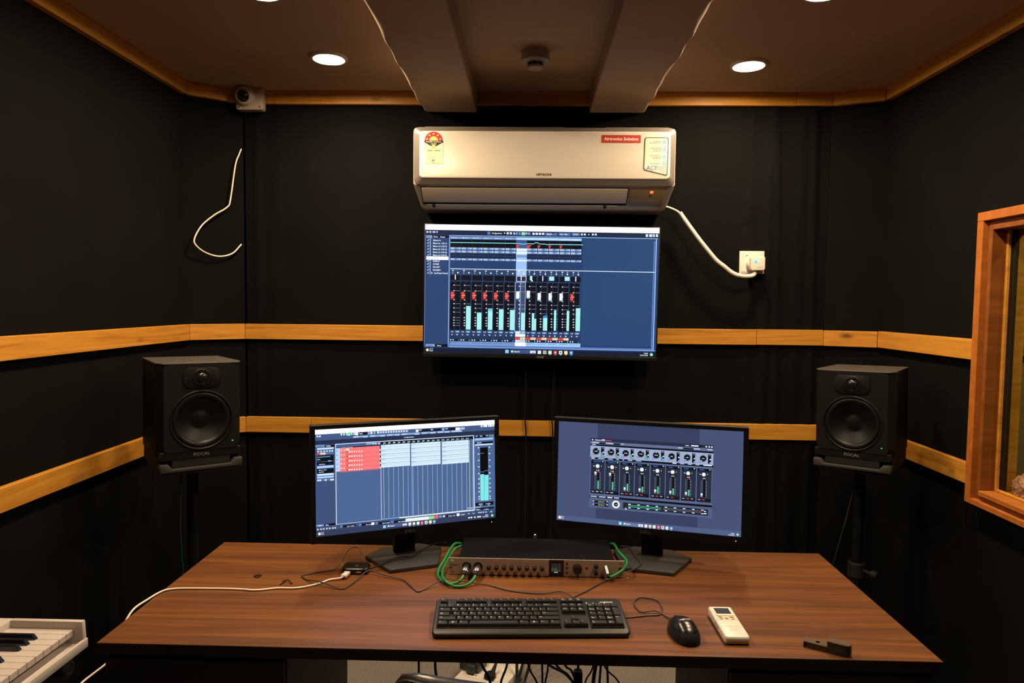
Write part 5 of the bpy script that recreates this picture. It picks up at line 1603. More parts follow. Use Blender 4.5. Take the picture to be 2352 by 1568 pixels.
b = B(); b.text('logitech', 0.0085, Matrix.Identity(4), 'c')
for v in b.bm.verts:
    x, y = v.co.x, v.co.y
    v.co.x = x
    yy = (y - 0.012) / 0.0577
    xx = x / 0.031
    h = 0.0364 * (1 - 0.22 * yy - 0.12 * yy * yy)
    v.co = Vector((x, y - 0.012, h * math.sqrt(max(0, 1 - yy * yy - abs(xx) ** 2.44)) + 0.0049))
b.out('maker_lettering', 'ink_white', ms, smooth=False)
mc = [(0.353, 1.592, 0.764), (0.345, 1.603, 0.758), (0.338, 1.621, 0.753), (0.328, 1.639, 0.753), (0.312, 1.646, 0.7565), (0.283, 1.644, 0.7535), (0.274, 1.660, 0.753), (0.270, 1.683, 0.753), (0.274, 1.708, 0.753), (0.288, 1.726, 0.753), (0.300, 1.728, 0.753), (0.326, 1.719, 0.753), (0.335, 1.702, 0.753), (0.335, 1.670, 0.753), (0.330, 1.648, 0.7525), (0.320, 1.633, 0.752),
      (0.289, 1.628, 0.7520), (0.257, 1.619, 0.752), (0.225, 1.616, 0.7518), (0.17, 1.632, 0.7518), (0.11, 1.66, 0.7518), (0.092, 1.690, 0.752), (0.131, 1.734, 0.752), (0.161, 1.766, 0.753), (0.207, 1.822, 0.753), (0.256, 1.863, 0.754), (0.299, 1.890, 0.7625), (0.321, 1.920, 0.7655), (0.326, 1.938, 0.7655), (0.318, 1.99, 0.7655), (0.312, 2.05, 0.766), (0.30, 2.07, 0.762), (0.286, 2.085, 0.752), (0.284, 2.10, 0.70), (0.283, 2.105, 0.6)]
cable('mouse_cable', mc, 0.0017, 'cord_grey', 'thin dark mouse cable making a loop beside the computer keyboard', n=8)

# ================================================================ SMALL THINGS ON THE DESK
hb = thing('usb_hub', 'small glossy black USB hub beside the tracks monitor', 'USB hub', (-0.470, 1.868, DZ), rz=R(2))
b = B(); b.prism(rrect(-0.037, 0.037, -0.027, 0.027, 0.016, 6), 'z', 0.001, 0.017, 0.005, 3, caps_only=True); b.out('case', 'glossy_black', hb, angle=50)
for x in (-0.014, 0.012):
    B().box(x - 0.0065, x + 0.0065, -0.0278, -0.0262, 0.006, 0.011).out('usb_port', 'chrome' if x > 0 else 'hole', hb)
b = B(); b.text('USB', 0.007, Matrix.Translation((0.004, -0.004, 0.01725)) @ Matrix.Rotation(R(70), 4, 'Z')); b.out('lettering', 'ink_grey', hb, smooth=False)
B().box(-0.034, 0.034, -0.024, 0.024, 0.0, 0.001).out('pad', 'rubber', hb)
us = thing('usb_cable', 'long white USB cable running over the desk edge from the small hub', 'cable', (-0.486, 1.838, DZ))
o0 = Vector((-0.486, 1.838, DZ))
b = B(); b.box(-0.008, 0.008, -0.030, 0.0, 0.0045, 0.0125, 0.002, 2, mtx=Matrix.Rotation(R(-8), 4, 'Z')); b.out('plug', 'white_plastic', us)
wc = [(-0.491, 1.812, 0.758), (-0.496, 1.806, 0.756), (-0.508, 1.803, 0.7545), (-0.526, 1.797, 0.7535), (-0.543, 1.776, 0.753), (-0.573, 1.752, 0.753), (-0.602, 1.741, 0.753), (-0.643, 1.739, 0.753), (-0.68, 1.727, 0.753), (-0.706, 1.724, 0.753), (-0.727, 1.727, 0.753), (-0.77, 1.729, 0.753), (-0.818, 1.728, 0.753), (-0.870, 1.726, 0.753), (-0.905, 1.722, 0.753), (-0.927, 1.705, 0.7535), (-0.938, 1.655, 0.753), (-0.945, 1.601, 0.749), (-0.950, 1.56, 0.715), (-0.952, 1.54, 0.680), (-0.952, 1.514, 0.669), (-0.952, 1.458, 0.671), (-0.952, 1.42, 0.672), (-0.955, 1.36, 0.66), (-0.96, 1.30, 0.60), (-0.965, 1.25, 0.50), (-0.97, 1.24, 0.3), (-0.98, 1.24, 0.02)]
B().tube([Vector(p) - o0 for p in wc], 0.0025, 10).out('cord', 'conduit', us, angle=60)
cable('hub_cable', [(-0.436, 1.862, 0.760), (-0.423, 1.866, 0.762), (-0.405, 1.880, 0.766), (-0.372, 1.926, 0.768), (-0.330, 1.943, 0.768), (-0.312, 1.968, 0.771), (-0.285, 2.005, 0.777), (-0.262, 2.03, 0.776), (-0.250, 2.045, 0.772), (-0.235, 2.07, 0.758), (-0.228, 2.092, 0.70), (-0.225, 2.10, 0.55)], 0.0022, 'cord_black', 'black cable from the small hub across the foot of the tracks monitor')
b = B()
ring = [(0.0095 * math.cos(a * PI / 12), 0.0085 * math.sin(a * PI / 12), 0.0015) for a in range(0, 23)]
b.tube(ring, 0.0012, 6, 2); b.tube([(-0.008, 0.0, 0.0017), (0.002, 0.001, 0.0022), (0.009, 0.004, 0.0030)], 0.0010, 6, 3)
tag(b.out('cable_tie', 'rubber', loc=(-0.726, 1.818, DZ)), 'small black ring of cable tie on the desk, nearer the wall corner', 'cable tie')
b = B(); b.tube([(-0.012, -0.012, 0.0014), (-0.008, 0.0, 0.0018), (-0.004, 0.010, 0.004), (0.004, 0.008, 0.006), (0.012, 0.0, 0.004), (0.018, -0.004, 0.0015)], 0.0016, 6, 4)
b.tube([(-0.008, 0.0, 0.0018), (-0.010, 0.008, 0.003), (-0.003, 0.010, 0.004)], 0.0018, 6, 4)
tag(b.out('cable_tie', 'rubber', loc=(-0.634, 1.776, DZ)), 'small bent black cable tie scrap on the desk beside the white USB cable', 'cable tie')
tag(B().box(-0.0016, 0.0016, -0.0016, 0.0016, 0, 0.003, 0.0008, 2).out('plastic_bit', 'ink_white', loc=(0.276, 1.852, DZ)), 'tiny pale plastic crumb at the end of the rack unit', 'scrap')

rm = thing('remote_control', 'white air conditioner remote control lying on the desk', 'remote control', (0.4672, 1.568, DZ), rz=R(0.5))
b = B(); b.prism(rrect(-0.0275, 0.0275, -0.073, 0.073, 0.006, 4), 'z', 0.002, 0.023, 0.004, 3, caps_only=True)
for v in b.bm.verts:
    if v.co.y < -0.055 and v.co.z > 0.01:
        v.co.z -= 0.006 * ((-0.055 - v.co.y) / 0.018) ** 2
b.out('case', 'white_plastic', rm, angle=50)
B().box(-0.0235, 0.0235, -0.066, 0.066, 0.0, 0.0025, 0.0005, 1).out('bottom_shell', 'ink_grey', rm)
B().box(-0.0215, 0.0215, 0.025, 0.067, 0.0226, 0.0233, 0.0003, 1).out('screen_frame', 'cream', rm)
B().box(-0.0175, 0.0175, 0.032, 0.062, 0.0232, 0.0236, 0.0002, 1).out('screen', 'lcd', rm)
for x, y, w, h in ((-0.013, 0.0185, 0.0055, 0.003), (0.013, 0.0185, 0.0055, 0.003), (0.0, 0.015, 0.0045, 0.0065), (-0.0125, 0.0095, 0.0035, 0.0024), (0.0135, 0.0095, 0.0035, 0.0024)):
    b = B(); t_ = [(x + w * math.cos(2 * PI * k / 18), y + h * math.sin(2 * PI * k / 18)) for k in range(18)]
    b.prism(t_, 'z', 0.0226, 0.0240, 0.0004, 1, caps_only=True); b.out('button', 'button_cream', rm)
B().box(-0.0255, 0.0255, 0.0036, 0.0042, 0.0228, 0.02325).out('cover_seam', 'button_cream', rm)
B().box(-0.0255, 0.0255, -0.0302, -0.0298, 0.0228, 0.02318).out('cover_seam', 'button_cream', rm)
B().text('HITACHI', 0.0042, Matrix.Translation((0.0, -0.043, 0.02325)), widen=1.2).out('maker_lettering', 'ink_grey', rm, smooth=False)
for y in (0.004, -0.012):
    B().box(-0.0281, -0.0272, y - 0.004, y + 0.002, 0.010, 0.016).out('side_switch', 'ink_grey', rm)

# wooden latch with a drilled hole
wl = thing('wooden_latch', 'dark worn wooden latch block with a drilled hole near the desk corner', 'wood block', (0.658, 1.482, DZ), rz=R(-31))
b = B()
L_, W_ = 0.094, 0.024
hole_c, hr = (-0.020, 0.001), 0.0046
out_ = [(-L_ / 2, -W_ / 2), (0.004, -W_ / 2), (0.004, W_ / 2), (-L_ / 2, W_ / 2)]
n = 96
ho = [(hole_c[0] + hr * math.cos(2 * PI * k / n), hole_c[1] + hr * math.sin(2 * PI * k / n)) for k in range(n)]
def outer_pt(k):
    a = 2 * PI * k / n; dx, dy = math.cos(a), math.sin(a)
    tx = ((0.004 if dx > 0 else -L_ / 2) - hole_c[0]) / dx if abs(dx) > 1e-6 else 1e9
    ty = ((W_ / 2 if dy > 0 else -W_ / 2) - hole_c[1]) / dy if abs(dy) > 1e-6 else 1e9
    q = min(tx, ty)
    return (hole_c[0] + dx * q, hole_c[1] + dy * q)
op = [outer_pt(k) for k in range(n)]
zt = 0.013
vt = [b.bm.verts.new((p[0], p[1], zt)) for p in ho]; vb = [b.bm.verts.new((p[0], p[1], 0)) for p in ho]
wt = [b.bm.verts.new((p[0], p[1], zt)) for p in op]; wb = [b.bm.verts.new((p[0], p[1], 0)) for p in op]
for k in range(n):
    j = (k + 1) % n
    b.bm.faces.new((vt[k], wt[k], wt[j], vt[j])); b.bm.faces.new((vb[j], wb[j], wb[k], vb[k]))
    b.bm.faces.new((vt[j], vb[j], vb[k], vt[k])); b.bm.faces.new((wt[k], wb[k], wb[j], wt[j]))
corners = [(-L_ / 2, -W_ / 2), (-L_ / 2, W_ / 2)]
head = [(0.000, -W_ / 2)] + [(L_ / 2 - 0.012 + 0.012 * math.cos(a), (W_ / 2) * math.sin(a)) for a in [(-PI / 2) + PI * k / 10 for k in range(11)]] + [(0.000, W_ / 2)]
b.prism(head, 'z', 0.0, 0.026, 0.0012, 1)
b.box(-L_ / 2 - 0.0005, -L_ / 2 + 0.006, -W_ / 2, W_ / 2, 0.0, 0.0135, 0.001, 1)
bmesh.ops.recalc_face_normals(b.bm, faces=list(b.bm.faces))
b.out('block', 'dark_scrap_wood', wl, angle=30)

# ================================================================ LOUDSPEAKERS AND STANDS
SW, SD, SH = 0.25, 0.275, 0.335
SB = 0.236     # width at the back
def speaker(name, label, loc, rz):
    t = thing(name, label, 'speaker', loc, rz, 'studio loudspeakers')
    ch = 0.016
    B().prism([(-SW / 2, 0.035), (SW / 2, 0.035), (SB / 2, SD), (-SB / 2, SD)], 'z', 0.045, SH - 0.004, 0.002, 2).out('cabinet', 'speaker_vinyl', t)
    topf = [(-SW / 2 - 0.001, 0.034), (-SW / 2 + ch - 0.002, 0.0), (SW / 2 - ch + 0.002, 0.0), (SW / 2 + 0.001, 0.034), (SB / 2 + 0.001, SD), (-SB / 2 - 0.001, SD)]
    B().prism(topf, 'z', SH - 0.005, SH, 0.001, 1).out('top_panel', 'speaker_top_lit', t)
    B().lathe([(0.016, 0), (0.016, 0.0006), (0, 0.0006)], (0, 0.10, SH), (0, 0, 1), 24).out('top_badge', 'brass', t)
    # front baffle with the woofer opening, sides sloping back to the cabinet
    wz, wr = 0.155, 0.0925
    b = B(); n = 72
    hx, z0, z1 = SW / 2 - ch, 0.0600, SH - 0.005
    def edge(k, hx):
        a = 2 * PI * (k + 0.5) / n; dx, dz = math.cos(a), math.sin(a)
        q = min(hx / max(abs(dx), 1e-6), ((z1 - wz) if dz > 0 else (wz - z0)) / max(abs(dz), 1e-6))
        return dx * q, wz + dz * q
    H0 = [b.bm.verts.new((wr * math.cos(2 * PI * (k + 0.5) / n), 0.0, wz + wr * math.sin(2 * PI * (k + 0.5) / n))) for k in range(n)]
    H1 = [b.bm.verts.new((v.co.x, 0.033, v.co.z)) for v in H0]
    E0 = [b.bm.verts.new((edge(k, hx)[0], 0.0, edge(k, hx)[1])) for k in range(n)]
    E1 = [b.bm.verts.new((v.co.x * (SW / 2) / hx, 0.0352, v.co.z)) for v in E0]
    for k in range(n):
        j = (k + 1) % n
        b.bm.faces.new((H0[k], H0[j], E0[j], E0[k])); b.bm.faces.new((H0[k], H1[k], H1[j], H0[j])); b.bm.faces.new((E0[k], E0[j], E1[j], E1[k]))
    b.bm.faces.new(H1)
    bmesh.ops.recalc_face_normals(b.bm, faces=list(b.bm.faces))
    b.out('baffle', 'baffle', t, angle=25)
    B().lathe([(wr + 0.002, -0.001), (wr + 0.001, 0.002), (wr - 0.002, 0.003), (wr - 0.005, 0.0005), (wr - 0.006, -0.004)], (0, 0, wz), (0, -1, 0), 56, cap0=False, cap1=False).out('woofer_ring', 'surround', t, angle=60)
    B().lathe([(wr - 0.005, -0.004), (wr - 0.009, 0.0), (wr - 0.015, 0.0005), (wr - 0.021, -0.003), (wr - 0.025, -0.008)], (0, 0, wz), (0, -1, 0), 56, cap0=False, cap1=False).out('woofer_surround', 'surround', t, angle=60)
    B().lathe([(wr - 0.0245, -0.0075), (wr - 0.035, -0.0135), (wr - 0.050, -0.0215), (wr - 0.060, -0.0255), (wr - 0.064, -0.0265), (wr - 0.070, -0.0245), (wr - 0.080, -0.0225), (0, -0.0215)], (0, 0, wz), (0, -1, 0), 56, cap0=False).out('woofer_cone', 'cone', t, angle=60)
    # tweeter plate
    tz = SH - 0.047
    b = B(); b.prism(rrect(-0.056, 0.056, tz - 0.032, tz + 0.032, 0.024, 6), 'y', -0.0005, -0.0035, 0.0012, 2, caps_only=True)
    tp = b.out('tweeter_plate', 'surround', t)
    B().lathe([(0.029, 0.0), (0.027, 0.0018), (0.020, 0.0005), (0.0165, 0.0002)], (0, -0.0034, tz), (0, -1, 0), 32, cap0=False, cap1=False).out('waveguide', 'cone', tp, angle=60)
    B().lathe([(0.0165, 0.0), (0.0150, 0.0035), (0.010, 0.0066), (0.005, 0.0078), (0, 0.0082)], (0, -0.0034, tz), (0, -1, 0), 28, cap0=False).out('tweeter_dome', 'glossy_black', tp, angle=60)
    for zz, hh in ((tz + 0.021, 0.005), (tz - 0.021, 0.005)):
        B().box(-0.006, 0.006, -0.0065, -0.0032, zz - hh, zz + hh, 0.0012, 2).out('phase_tab', 'surround', tp)
    for x in (-0.047, 0.047):
        B().cyl((x, -0.0033, tz), (x, -0.0042, tz), 0.0028, n=12).out('screw', 'hole', tp)
    # port and chin
    B().box(-SW / 2 + 0.006, SW / 2 - 0.006, 0.0015, 0.03, 0.036, 0.0615, 0.001, 1).out('chin', 'bezel', t)
    B().text('FOCAL', 0.0135, face(0, 0.0010, 0.0440), widen=1.15).out('maker_lettering', 'ink_grey', t, smooth=False)
    B().box(-0.085, 0.085, 0.003, 0.08, 0.013, 0.036).out('port_mouth', 'hole', t)
    lip = [(-SW / 2 + 0.004, 0.0), (SW / 2 - 0.004, 0.0), (SW / 2 - 0.004, 0.026), (0.098, 0.026), (0.086, 0.011), (-0.086, 0.011), (-0.098, 0.026), (-SW / 2 + 0.004, 0.026)]
    B().prism(lip, 'y', -0.010, 0.03, 0.003, 2).out('port_lip', 'dark_grey', t)
    base = [(-SW / 2 + 0.004, 0.012), (SW / 2 - 0.004, 0.012), (SW / 2 - 0.002, SD), (-SW / 2 + 0.002, SD)]
    b = B(); b.prism([(-SW / 2 + 0.003, 0.02), (-0.086, 0.02), (-0.086, SD), (-SB / 2 + 0.003, SD)], 'z', 0.0, 0.046, 0.002, 1); b.prism([(0.086, 0.02), (SW / 2 - 0.003, 0.02), (SB / 2 - 0.003, SD), (0.086, SD)], 'z', 0.0, 0.046, 0.002, 1); b.box(-0.087, 0.087, 0.02, SD, 0.0, 0.014); b.box(-0.087, 0.087, 0.08, SD, 0.013, 0.046)
    b.out('base', 'speaker_vinyl', t)
    B().lathe([(0.0016, 0), (0.0016, 0.0008)], (0.092, -0.0008, 0.082), (0, -1, 0), 10).out('power_led', 'led_green', t)
    return t
def stand(name, label, x, y, rz, zt):
    t = thing(name, label, 'stand', (x, y, 0), rz, 'loudspeaker stands')
    B().box(-0.11, 0.11, -0.11, 0.11, zt - 0.008, zt, 0.002, 1).out('top_plate', 'black_plastic', t)
    B().cyl((0, 0, 0.55), (0, 0, zt - 0.008), 0.018, n=24).out('upper_pole', 'bezel', t)
    B().cyl((0, 0, 0.02), (0, 0, 0.56), 0.022, n=24).out('lower_pole', 'bezel', t)
    B().cyl((0, 0, 0.535), (0, 0, 0.59), 0.030, n=24, bev=0.004).out('collar', 'rubber', t)
    k = B().cyl((0.026, -0.01, 0.565), (0.065, -0.025, 0.565), 0.006, n=10); k.cyl((0.052, -0.02, 0.565), (0.075, -0.029, 0.565), 0.013, n=14, bev=0.003)
    k.out('clamp_knob', 'rubber', t)
    B().lathe([(0.15, 0), (0.15, 0.010), (0.14, 0.016), (0.024, 0.024)], n=40).out('base_plate', 'black_plastic', t)
    return t
for nm, lab, slab, (x, y), a, zb in (('studio_speaker', 'black studio loudspeaker on a stand beside the tracks monitor', 'black pole stand under the loudspeaker beside the tracks monitor', (-1.020, 2.121), R(39.4), 0.966),
                                     ('studio_speaker', 'black studio loudspeaker on a stand beside the side window', 'black pole stand under the loudspeaker beside the side window', (1.100, 2.350), R(-38.4), 0.945)):
    sp_ = speaker(nm, lab, (x, y, zb), a)
    sp_.rotation_euler = (Matrix.Rotation(a, 3, 'Z') @ Matrix.Rotation(R(0.8) if a > 0 else R(-1.4), 3, 'Y')).to_euler()
    cxs, cys = x - math.sin(a) * SD * 0.45, y + math.cos(a) * SD * 0.45
    stand('speaker_stand', slab, cxs, cys, a, zb - 0.004)
cable('speaker_cable', [(-1.205, 2.36, 1.00), (-1.21, 2.37, 0.95), (-1.195, 2.33, 0.85), (-1.19, 2.31, 0.73), (-1.18, 2.30, 0.6), (-1.17, 2.30, 0.4), (-1.18, 2.30, 0.02)], 0.003, 'dark_green_rubber', 'thin dark green cable hanging beside the speaker stand pole')
cable('speaker_cable.001', [(1.28, 2.57, 0.99), (1.27, 2.575, 0.94), (1.19, 2.50, 0.86), (1.13, 2.44, 0.74), (1.09, 2.42, 0.62), (1.06, 2.42, 0.48), (1.02, 2.42, 0.3), (1.0, 2.42, 0.02)], 0.003, 'cord_black', 'thin black cable hanging from the loudspeaker beside the window')

# ================================================================ PIANO KEYBOARD AND ITS STAND
MY1 = 1.443
NW = 22
kwid = 0.0231
MY0 = MY1 - 0.012 - NW * kwid - 0.012
pk = thing('piano_keyboard', 'white piano keyboard on a stand along the side wall', 'keyboard', (-1.10, (MY0 + MY1) / 2, 0.742))
o0 = Vector((-1.10, (MY0 + MY1) / 2, 0.742))
def pbox(b, x0, x1, y0, y1, z0, z1, bev=0.0015):
    return b.box(x0 - o0.x, x1 - o0.x, y0 - o0.y, y1 - o0.y, z0 - o0.z, z1 - o0.z, bev, 2)
XF = -0.952
b = B(); pbox(b, -1.26, XF - 0.004, MY0, MY1, 0.742, 0.753); b.out('tray', 'piano_body', pk)
b = B(); pbox(b, -1.26, -1.112, MY0, MY1, 0.752, 0.802, 0.003); b.out('control_panel', 'piano_body', pk)
for (a, c_) in ((MY1 - 0.012, MY1), (MY0, MY0 + 0.012)):
    b = B(); b.prism([(XF - o0.x, 0.745 - o0.z), (XF - 0.003 - o0.x, 0.802 - o0.z), (-1.113 - o0.x, 0.802 - o0.z), (-1.113 - o0.x, 0.745 - o0.z)], 'y', a - o0.y, c_ - o0.y, 0.002, 2); b.out('cheek', 'piano_body', pk)
b = B(); pbox(b, XF - 0.005, XF + 0.002, MY0, MY1, 0.742, 0.762, 0.0015); b.out('front_lip', 'piano_body', pk)
wm = None
for i in range(NW):
    yc = MY1 - 0.0125 - kwid * (i + 0.5)
    if wm is None:
        b = B(); b.box(-0.074, 0.066, -kwid / 2 + 0.0004, kwid / 2 - 0.0004, -0.014, 0.0, 0.001, 1); wm = b.mesh('white_key', 'piano_white')
    link('white_key', wm, pk, (-1.0395 - o0.x, yc - o0.y, 0.7855 - o0.z))
bm_ = None
for i in range(NW - 1):
    # key 0 is C at the far end; descending C B A G F E D
    if i % 7 in (0, 4):
        continue
    if bm_ is None:
        b = B()
        sec = [(-0.0055, 0.0), (0.0055, 0.0), (0.0042, 0.0115), (-0.0042, 0.0115)]
        A = [b.bm.verts.new((0.046, y, z)) for y, z in sec]
        Tt = [b.bm.verts.new((0.036 if z > 0.005 else 0.046, y, z)) for y, z in sec]
        Bk = [b.bm.verts.new((-0.046, y, z)) for y, z in sec]
        for j in (2, 3):
            A[j].co.x = 0.038
        for v in Tt:
            b.bm.verts.remove(v)
        b.bm.faces.new(A); b.bm.faces.new(Bk[::-1])
        for j in range(4):
            k = (j + 1) % 4
            b.bm.faces.new((A[k], A[j], Bk[j], Bk[k]))
        bmesh.ops.recalc_face_normals(b.bm, faces=list(b.bm.faces))
        bmesh.ops.bevel(b.bm, geom=list(b.bm.edges), offset=0.0012, segments=2, affect='EDGES')
        bm_ = b.mesh('black_key', 'piano_black')
    yb_ = MY1 - 0.0125 - kwid * (i + 1)
    link('black_key', bm_, pk, (-1.0660 - o0.x, yb_ - o0.y, 0.7850 - o0.z))
ks = thing('keyboard_stand', 'black folding stand under the white piano keyboard', 'stand', (-1.10, (MY0 + MY1) / 2, 0))
def kt(p):
    return (p[0] + 1.10, p[1] - o0.y, p[2])
for yy in (MY1 - 0.055, MY0 + 0.06):
    a_ = B().cyl(kt((-1.26, yy, 0.7225)), kt((-0.975, yy, 0.7225)), 0.0165, n=24).out('support_arm', 'bezel', ks)
    B().cyl(kt((-1.0, yy, 0.7225)), kt((-0.955, yy, 0.7225)), 0.0195, n=28, bev=0.003).out('end_cap', 'rubber', a_)
    B().lathe([(0.013, 0), (0.013, 0.001), (0.010, 0.001), (0.010, 0.0)], kt((-0.955, yy, 0.7225)), (1, 0, 0), 24, cap0=False, cap1=False).out('cap_ring', 'dark_grey', a_)
ya, yb_ = MY1 - 0.055, MY0 + 0.06
B().cyl(kt((-1.12, ya, 0.71)), kt((-1.12, yb_, 0.03)), 0.014, n=16).out('cross_leg', 'bezel', ks)
B().cyl(kt((-1.155, yb_, 0.71)), kt((-1.155, ya, 0.03)), 0.014, n=16).out('cross_leg', 'bezel', ks)
for yy, xx in ((yb_, -1.12), (ya, -1.155)):
    B().cyl(kt((-1.32, yy, 0.017)), kt((-0.98, yy, 0.017)), 0.0165, n=20).out('floor_bar', 'bezel', ks)
B().cyl(kt((-1.175, (ya + yb_) / 2, 0.36)), kt((-1.10, (ya + yb_) / 2, 0.36)), 0.03, n=24, bev=0.004).out('pivot', 'rubber', ks)

# ================================================================ UNDER THE DESK
eb = thing('extension_board', 'white extension socket board on the carpet under the desk', 'power strip', (-0.13, 2.66, 0), rz=R(-24))
B().box(-0.10, 0.10, -0.125, 0.14, 0.0, 0.050, 0.003, 2).out('case', 'white_plastic', eb)
for yy in (-0.07, 0.0, 0.07):
    s = B().box(-0.075, 0.02, yy - 0.028, yy + 0.028, 0.050, 0.0515, 0.0006, 1).out('socket_plate', 'white_plastic', eb)
    for px, py in ((-0.04, 0.012), (-0.05, -0.006), (-0.03, -0.006)):
        B().cyl((px, yy + py, 0.0513), (px, yy + py, 0.0519), 0.003, n=10).out('pin_hole', 'hole', s)
    w_ = B().box(0.035, 0.075, yy - 0.02, yy + 0.02, 0.050, 0.0515, 0.0006, 1).out('switch_plate', 'white_plastic', eb)
    B().box(0.045, 0.065, yy - 0.012, yy + 0.012, 0.0515, 0.055, 0.001, 1).out('rocker', 'cream', w_)
pa = thing('power_adapter', 'black power adapter plugged into the white extension board', 'adapter', (-0.205, 2.655, 0.0515), rz=R(-24))
B().box(-0.045, 0.04, -0.03, 0.045, 0.0, 0.045, 0.004, 2).out('case', 'dark_grey', pa)
B().box(-0.005, 0.03, -0.05, -0.03, 0.005, 0.035, 0.003, 2).out('plug_block', 'dark_grey', pa)
ep = thing('mains_plug', 'black three-pin mains plug standing in the white extension board', 'plug', (-0.132, 2.585, 0.0515), rz=R(-24))
B().prism([(-0.020, -0.018), (0.020, -0.018), (0.020, 0.006), (0.010, 0.022), (-0.010, 0.022), (-0.020, 0.006)], 'z', 0.0, 0.022, 0.004, 2).out('plug_body', 'rubber', ep)
B().lathe([(0.009, 0.0), (0.006, 0.03), (0.004, 0.045)], (0, 0.018, 0.014), (0, 0.8, 0.6), 14).out('strain_relief', 'rubber', ep)
adj = [(-0.332, 0.373, -0.331, 0.303), (-0.282, 0.374, -0.274, 0.304), (-0.144, 0.375, -0.112, 0.308), (-0.054, 0.377, -0.075, 0.309), (0.01, 0.366, 0.041, 0.301), (0.054, 0.378, 0.056, 0.312), (0.072, 0.366, 0.062, 0.301),
       (0.064, 0.378, 0.140, 0.326), (0.095, 0.367, 0.145, 0.316), (0.123, 0.378, 0.150, 0.345), (0.214, 0.367, 0.190, 0.313), (0.224, 0.378, 0.217, 0.316), (0.236, 0.378, 0.233, 0.317), (0.257, 0.377, 0.26, 0.317), (0.247, 0.366, 0.297, 0.307)]
words_ = ['first', 'second', 'third', 'fourth', 'fifth', 'sixth', 'seventh', 'eighth', 'ninth', 'tenth', 'eleventh', 'twelfth', 'thirteenth', 'fourteenth', 'fifteenth']
rad = [0.0035, 0.0042, 0.0042, 0.0036, 0.003, 0.0034, 0.003, 0.0042, 0.0040, 0.0036, 0.0026, 0.0060, 0.0036, 0.0036, 0.0026]
for i, (xa, za, xb, zb_) in enumerate(adj):
    yy = 2.098 + 0.012 * (i % 3)
    sx = (xb - xa) / (za - zb_)
    xt = xa - sx * 0.10 * 0.6
    low = xb + sx * 0.12 * 0.5
    zfl = 0.006 + 0.006 * (i % 4)
    pts = [(xt * 0.6 + xa * 0.4, yy, 0.715), (xt, yy, 0.52), (xa, yy, za), (xb, yy, zb_), (low, yy + 0.02, 0.18), (low + 0.01, yy + 0.10, 0.04), (low + 0.02 + 0.01 * (i % 3), yy + 0.25, zfl)]
    if i == 1:
        pts = [(-0.285, yy, 0.715), (-0.283, yy, 0.5), (xa, yy, za), (-0.281, yy, 0.34), (xb, yy, zb_), (-0.255, yy + 0.02, 0.22), (-0.22, yy + 0.1, 0.08), (-0.2, yy + 0.2, 0.012)]
    cable('desk_cable', pts, rad[i], 'cord_black', 'black cable hanging under the desk, %s counted from the piano side' % words_[i], 'cable', 'cables hanging under the desk')
for i, (xa, xb) in enumerate(((-0.028, -0.034), (0.010, -0.030), (0.040, -0.005))):
    w = ('closest to the white extension board', 'middle one of three', 'farthest from the white extension board')[i]
    cable('floor_cable', [(xa + 0.03, 2.72, 0.30), (xa, 2.66, 0.16), ((xa + xb) / 2, 2.62, 0.09), (xb, 2.58, 0.03), (xb - 0.03, 2.45, 0.008 + 0.008 * i), (xb - 0.06, 2.3, 0.006 + 0.008 * i)], 0.0055, 'rubber', 'thick grey-black cable dropping to the carpet under the desk, ' + w, 'cable', 'thick cables beside the extension board')
pb_ = thing('inline_adapter', 'long black adapter hanging in the bundle of cables under the desk', 'adapter', (0.166, 2.10, 0.22))
B().prism(rrect(-0.0135, 0.0135, 0.0, 0.137, 0.008, 5), 'y', -0.012, 0.012, 0.003, 2, caps_only=True).out('case', 'rubber', pb_)
B().tube([(0, 0, 0.135), (0, 0, 0.2), (0.0, 0.0, 0.495)], 0.0042, 8).out('cord', 'cord_black', pb_)

# ================================================================ OFFICE CHAIR
ch = thing('office_chair', 'black leather office chair pulled up to the desk', 'chair', (0.03, 1.06, 0), rz=R(-4.5))
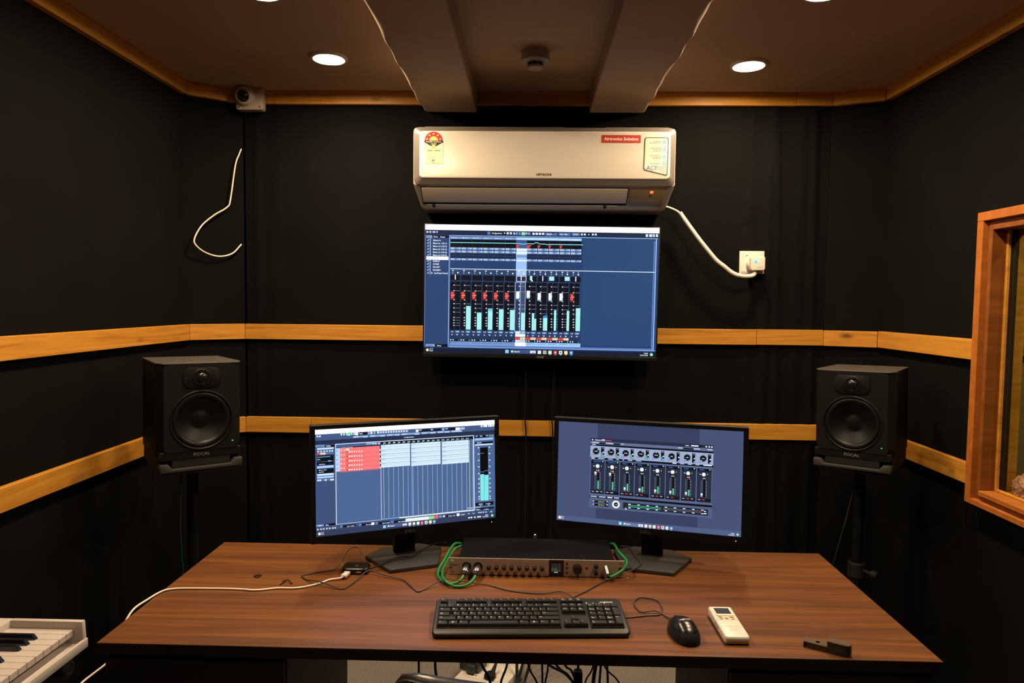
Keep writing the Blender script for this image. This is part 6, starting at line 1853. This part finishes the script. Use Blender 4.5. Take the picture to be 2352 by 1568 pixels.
# local: sitter looks towards +Y ; backrest near -Y
b = B()
t = bmesh.new()
nx, nz = 16, 18
def back_pt(u_, v_, side):
    # u -1..1 across, v 0..1 up
    w = 0.215 * (1 - 0.10 * abs(v_ - 0.45) ** 2) 
    rr = 0.055
    top = 1.0
    x = u_ * w
    z = 0.55 + 0.453 * v_
    # round the upper corners
    e = max(0.0, abs(u_) - 0.80) / 0.20
    z -= 0.040 * e * e * max(0, (v_ - 0.5) * 2)
    th = 0.034 * (1 - 0.9 * abs(u_) ** 8) * (1 - 0.85 * abs(2 * v_ - 1) ** 10)
    curve = -0.035 * (v_ - 0.4) ** 2 - 0.10 + 0.03 * (1 - u_ * u_) * -1
    return Vector((x, curve + side * th - 0.055, z))
for side in (-1, 1):
    g = [[t.verts.new(back_pt(-1 + 2 * i / nx, j / nz, side)) for i in range(nx + 1)] for j in range(nz + 1)]
    for j in range(nz):
        for i in range(nx):
            f = (g[j][i], g[j][i + 1], g[j + 1][i + 1], g[j + 1][i])
            t.faces.new(f if side < 0 else f[::-1])
bmesh.ops.remove_doubles(t, verts=list(t.verts), dist=0.0005)
be = [e for e in t.edges if e.is_boundary]
if be:
    bmesh.ops.bridge_loops(t, edges=be)
bmesh.ops.recalc_face_normals(t, faces=list(t.faces))
b._merge(t)
b.out('backrest', 'leather', ch, angle=60)
pip = []
for i in range(0, 33):
    u_ = -1 + 2 * i / 32
    p = back_pt(u_, 0.985, -1); pip.append((p.x, p.y - 0.002, p.z))
B().tube(pip, 0.004, 8, 2).out('piping', 'leather', ch)
b = B(); b.prism(rrect(-0.235, 0.235, -0.14, 0.34, 0.07, 6), 'z', 0.43, 0.51, 0.028, 4, caps_only=True); b.out('seat', 'leather', ch)
for s in (-1, 1):
    a_ = B().tube([(s * 0.245, -0.10, 0.45), (s * 0.275, -0.09, 0.50), (s * 0.28, -0.07, 0.62), (s * 0.275, 0.0, 0.655), (s * 0.27, 0.14, 0.655)], 0.013, 12).out('armrest', 'bezel', ch)
    B().box(s * 0.272 - 0.028, s * 0.272 + 0.028, -0.05, 0.16, 0.655, 0.680, 0.010, 3).out('arm_pad', 'leather', a_)
B().tube([(0, 0.02, 0.425), (0, -0.12, 0.42), (0, -0.19, 0.46), (0, -0.20, 0.60)], 0.018, 12).out('back_bracket', 'bezel', ch)
B().cyl((0, 0.09, 0.10), (0, 0.09, 0.43), 0.026, n=20).out('gas_column', 'bezel', ch)
for k in range(5):
    a = 2 * PI * k / 5 + 0.3
    dx, dy = math.cos(a), math.sin(a)
    lg = B().tube([(0.02 * dx, 0.09 + 0.02 * dy, 0.11), (0.15 * dx, 0.09 + 0.15 * dy, 0.095), (0.27 * dx, 0.09 + 0.27 * dy, 0.075)], 0.017, 10).out('base_leg', 'bezel', ch)
    B().cyl((0.27 * dx - 0.018 * dy, 0.09 + 0.27 * dy + 0.018 * dx, 0.028), (0.27 * dx + 0.018 * dy, 0.09 + 0.27 * dy - 0.018 * dx, 0.028), 0.028, n=20, bev=0.004).out('caster', 'rubber', lg)
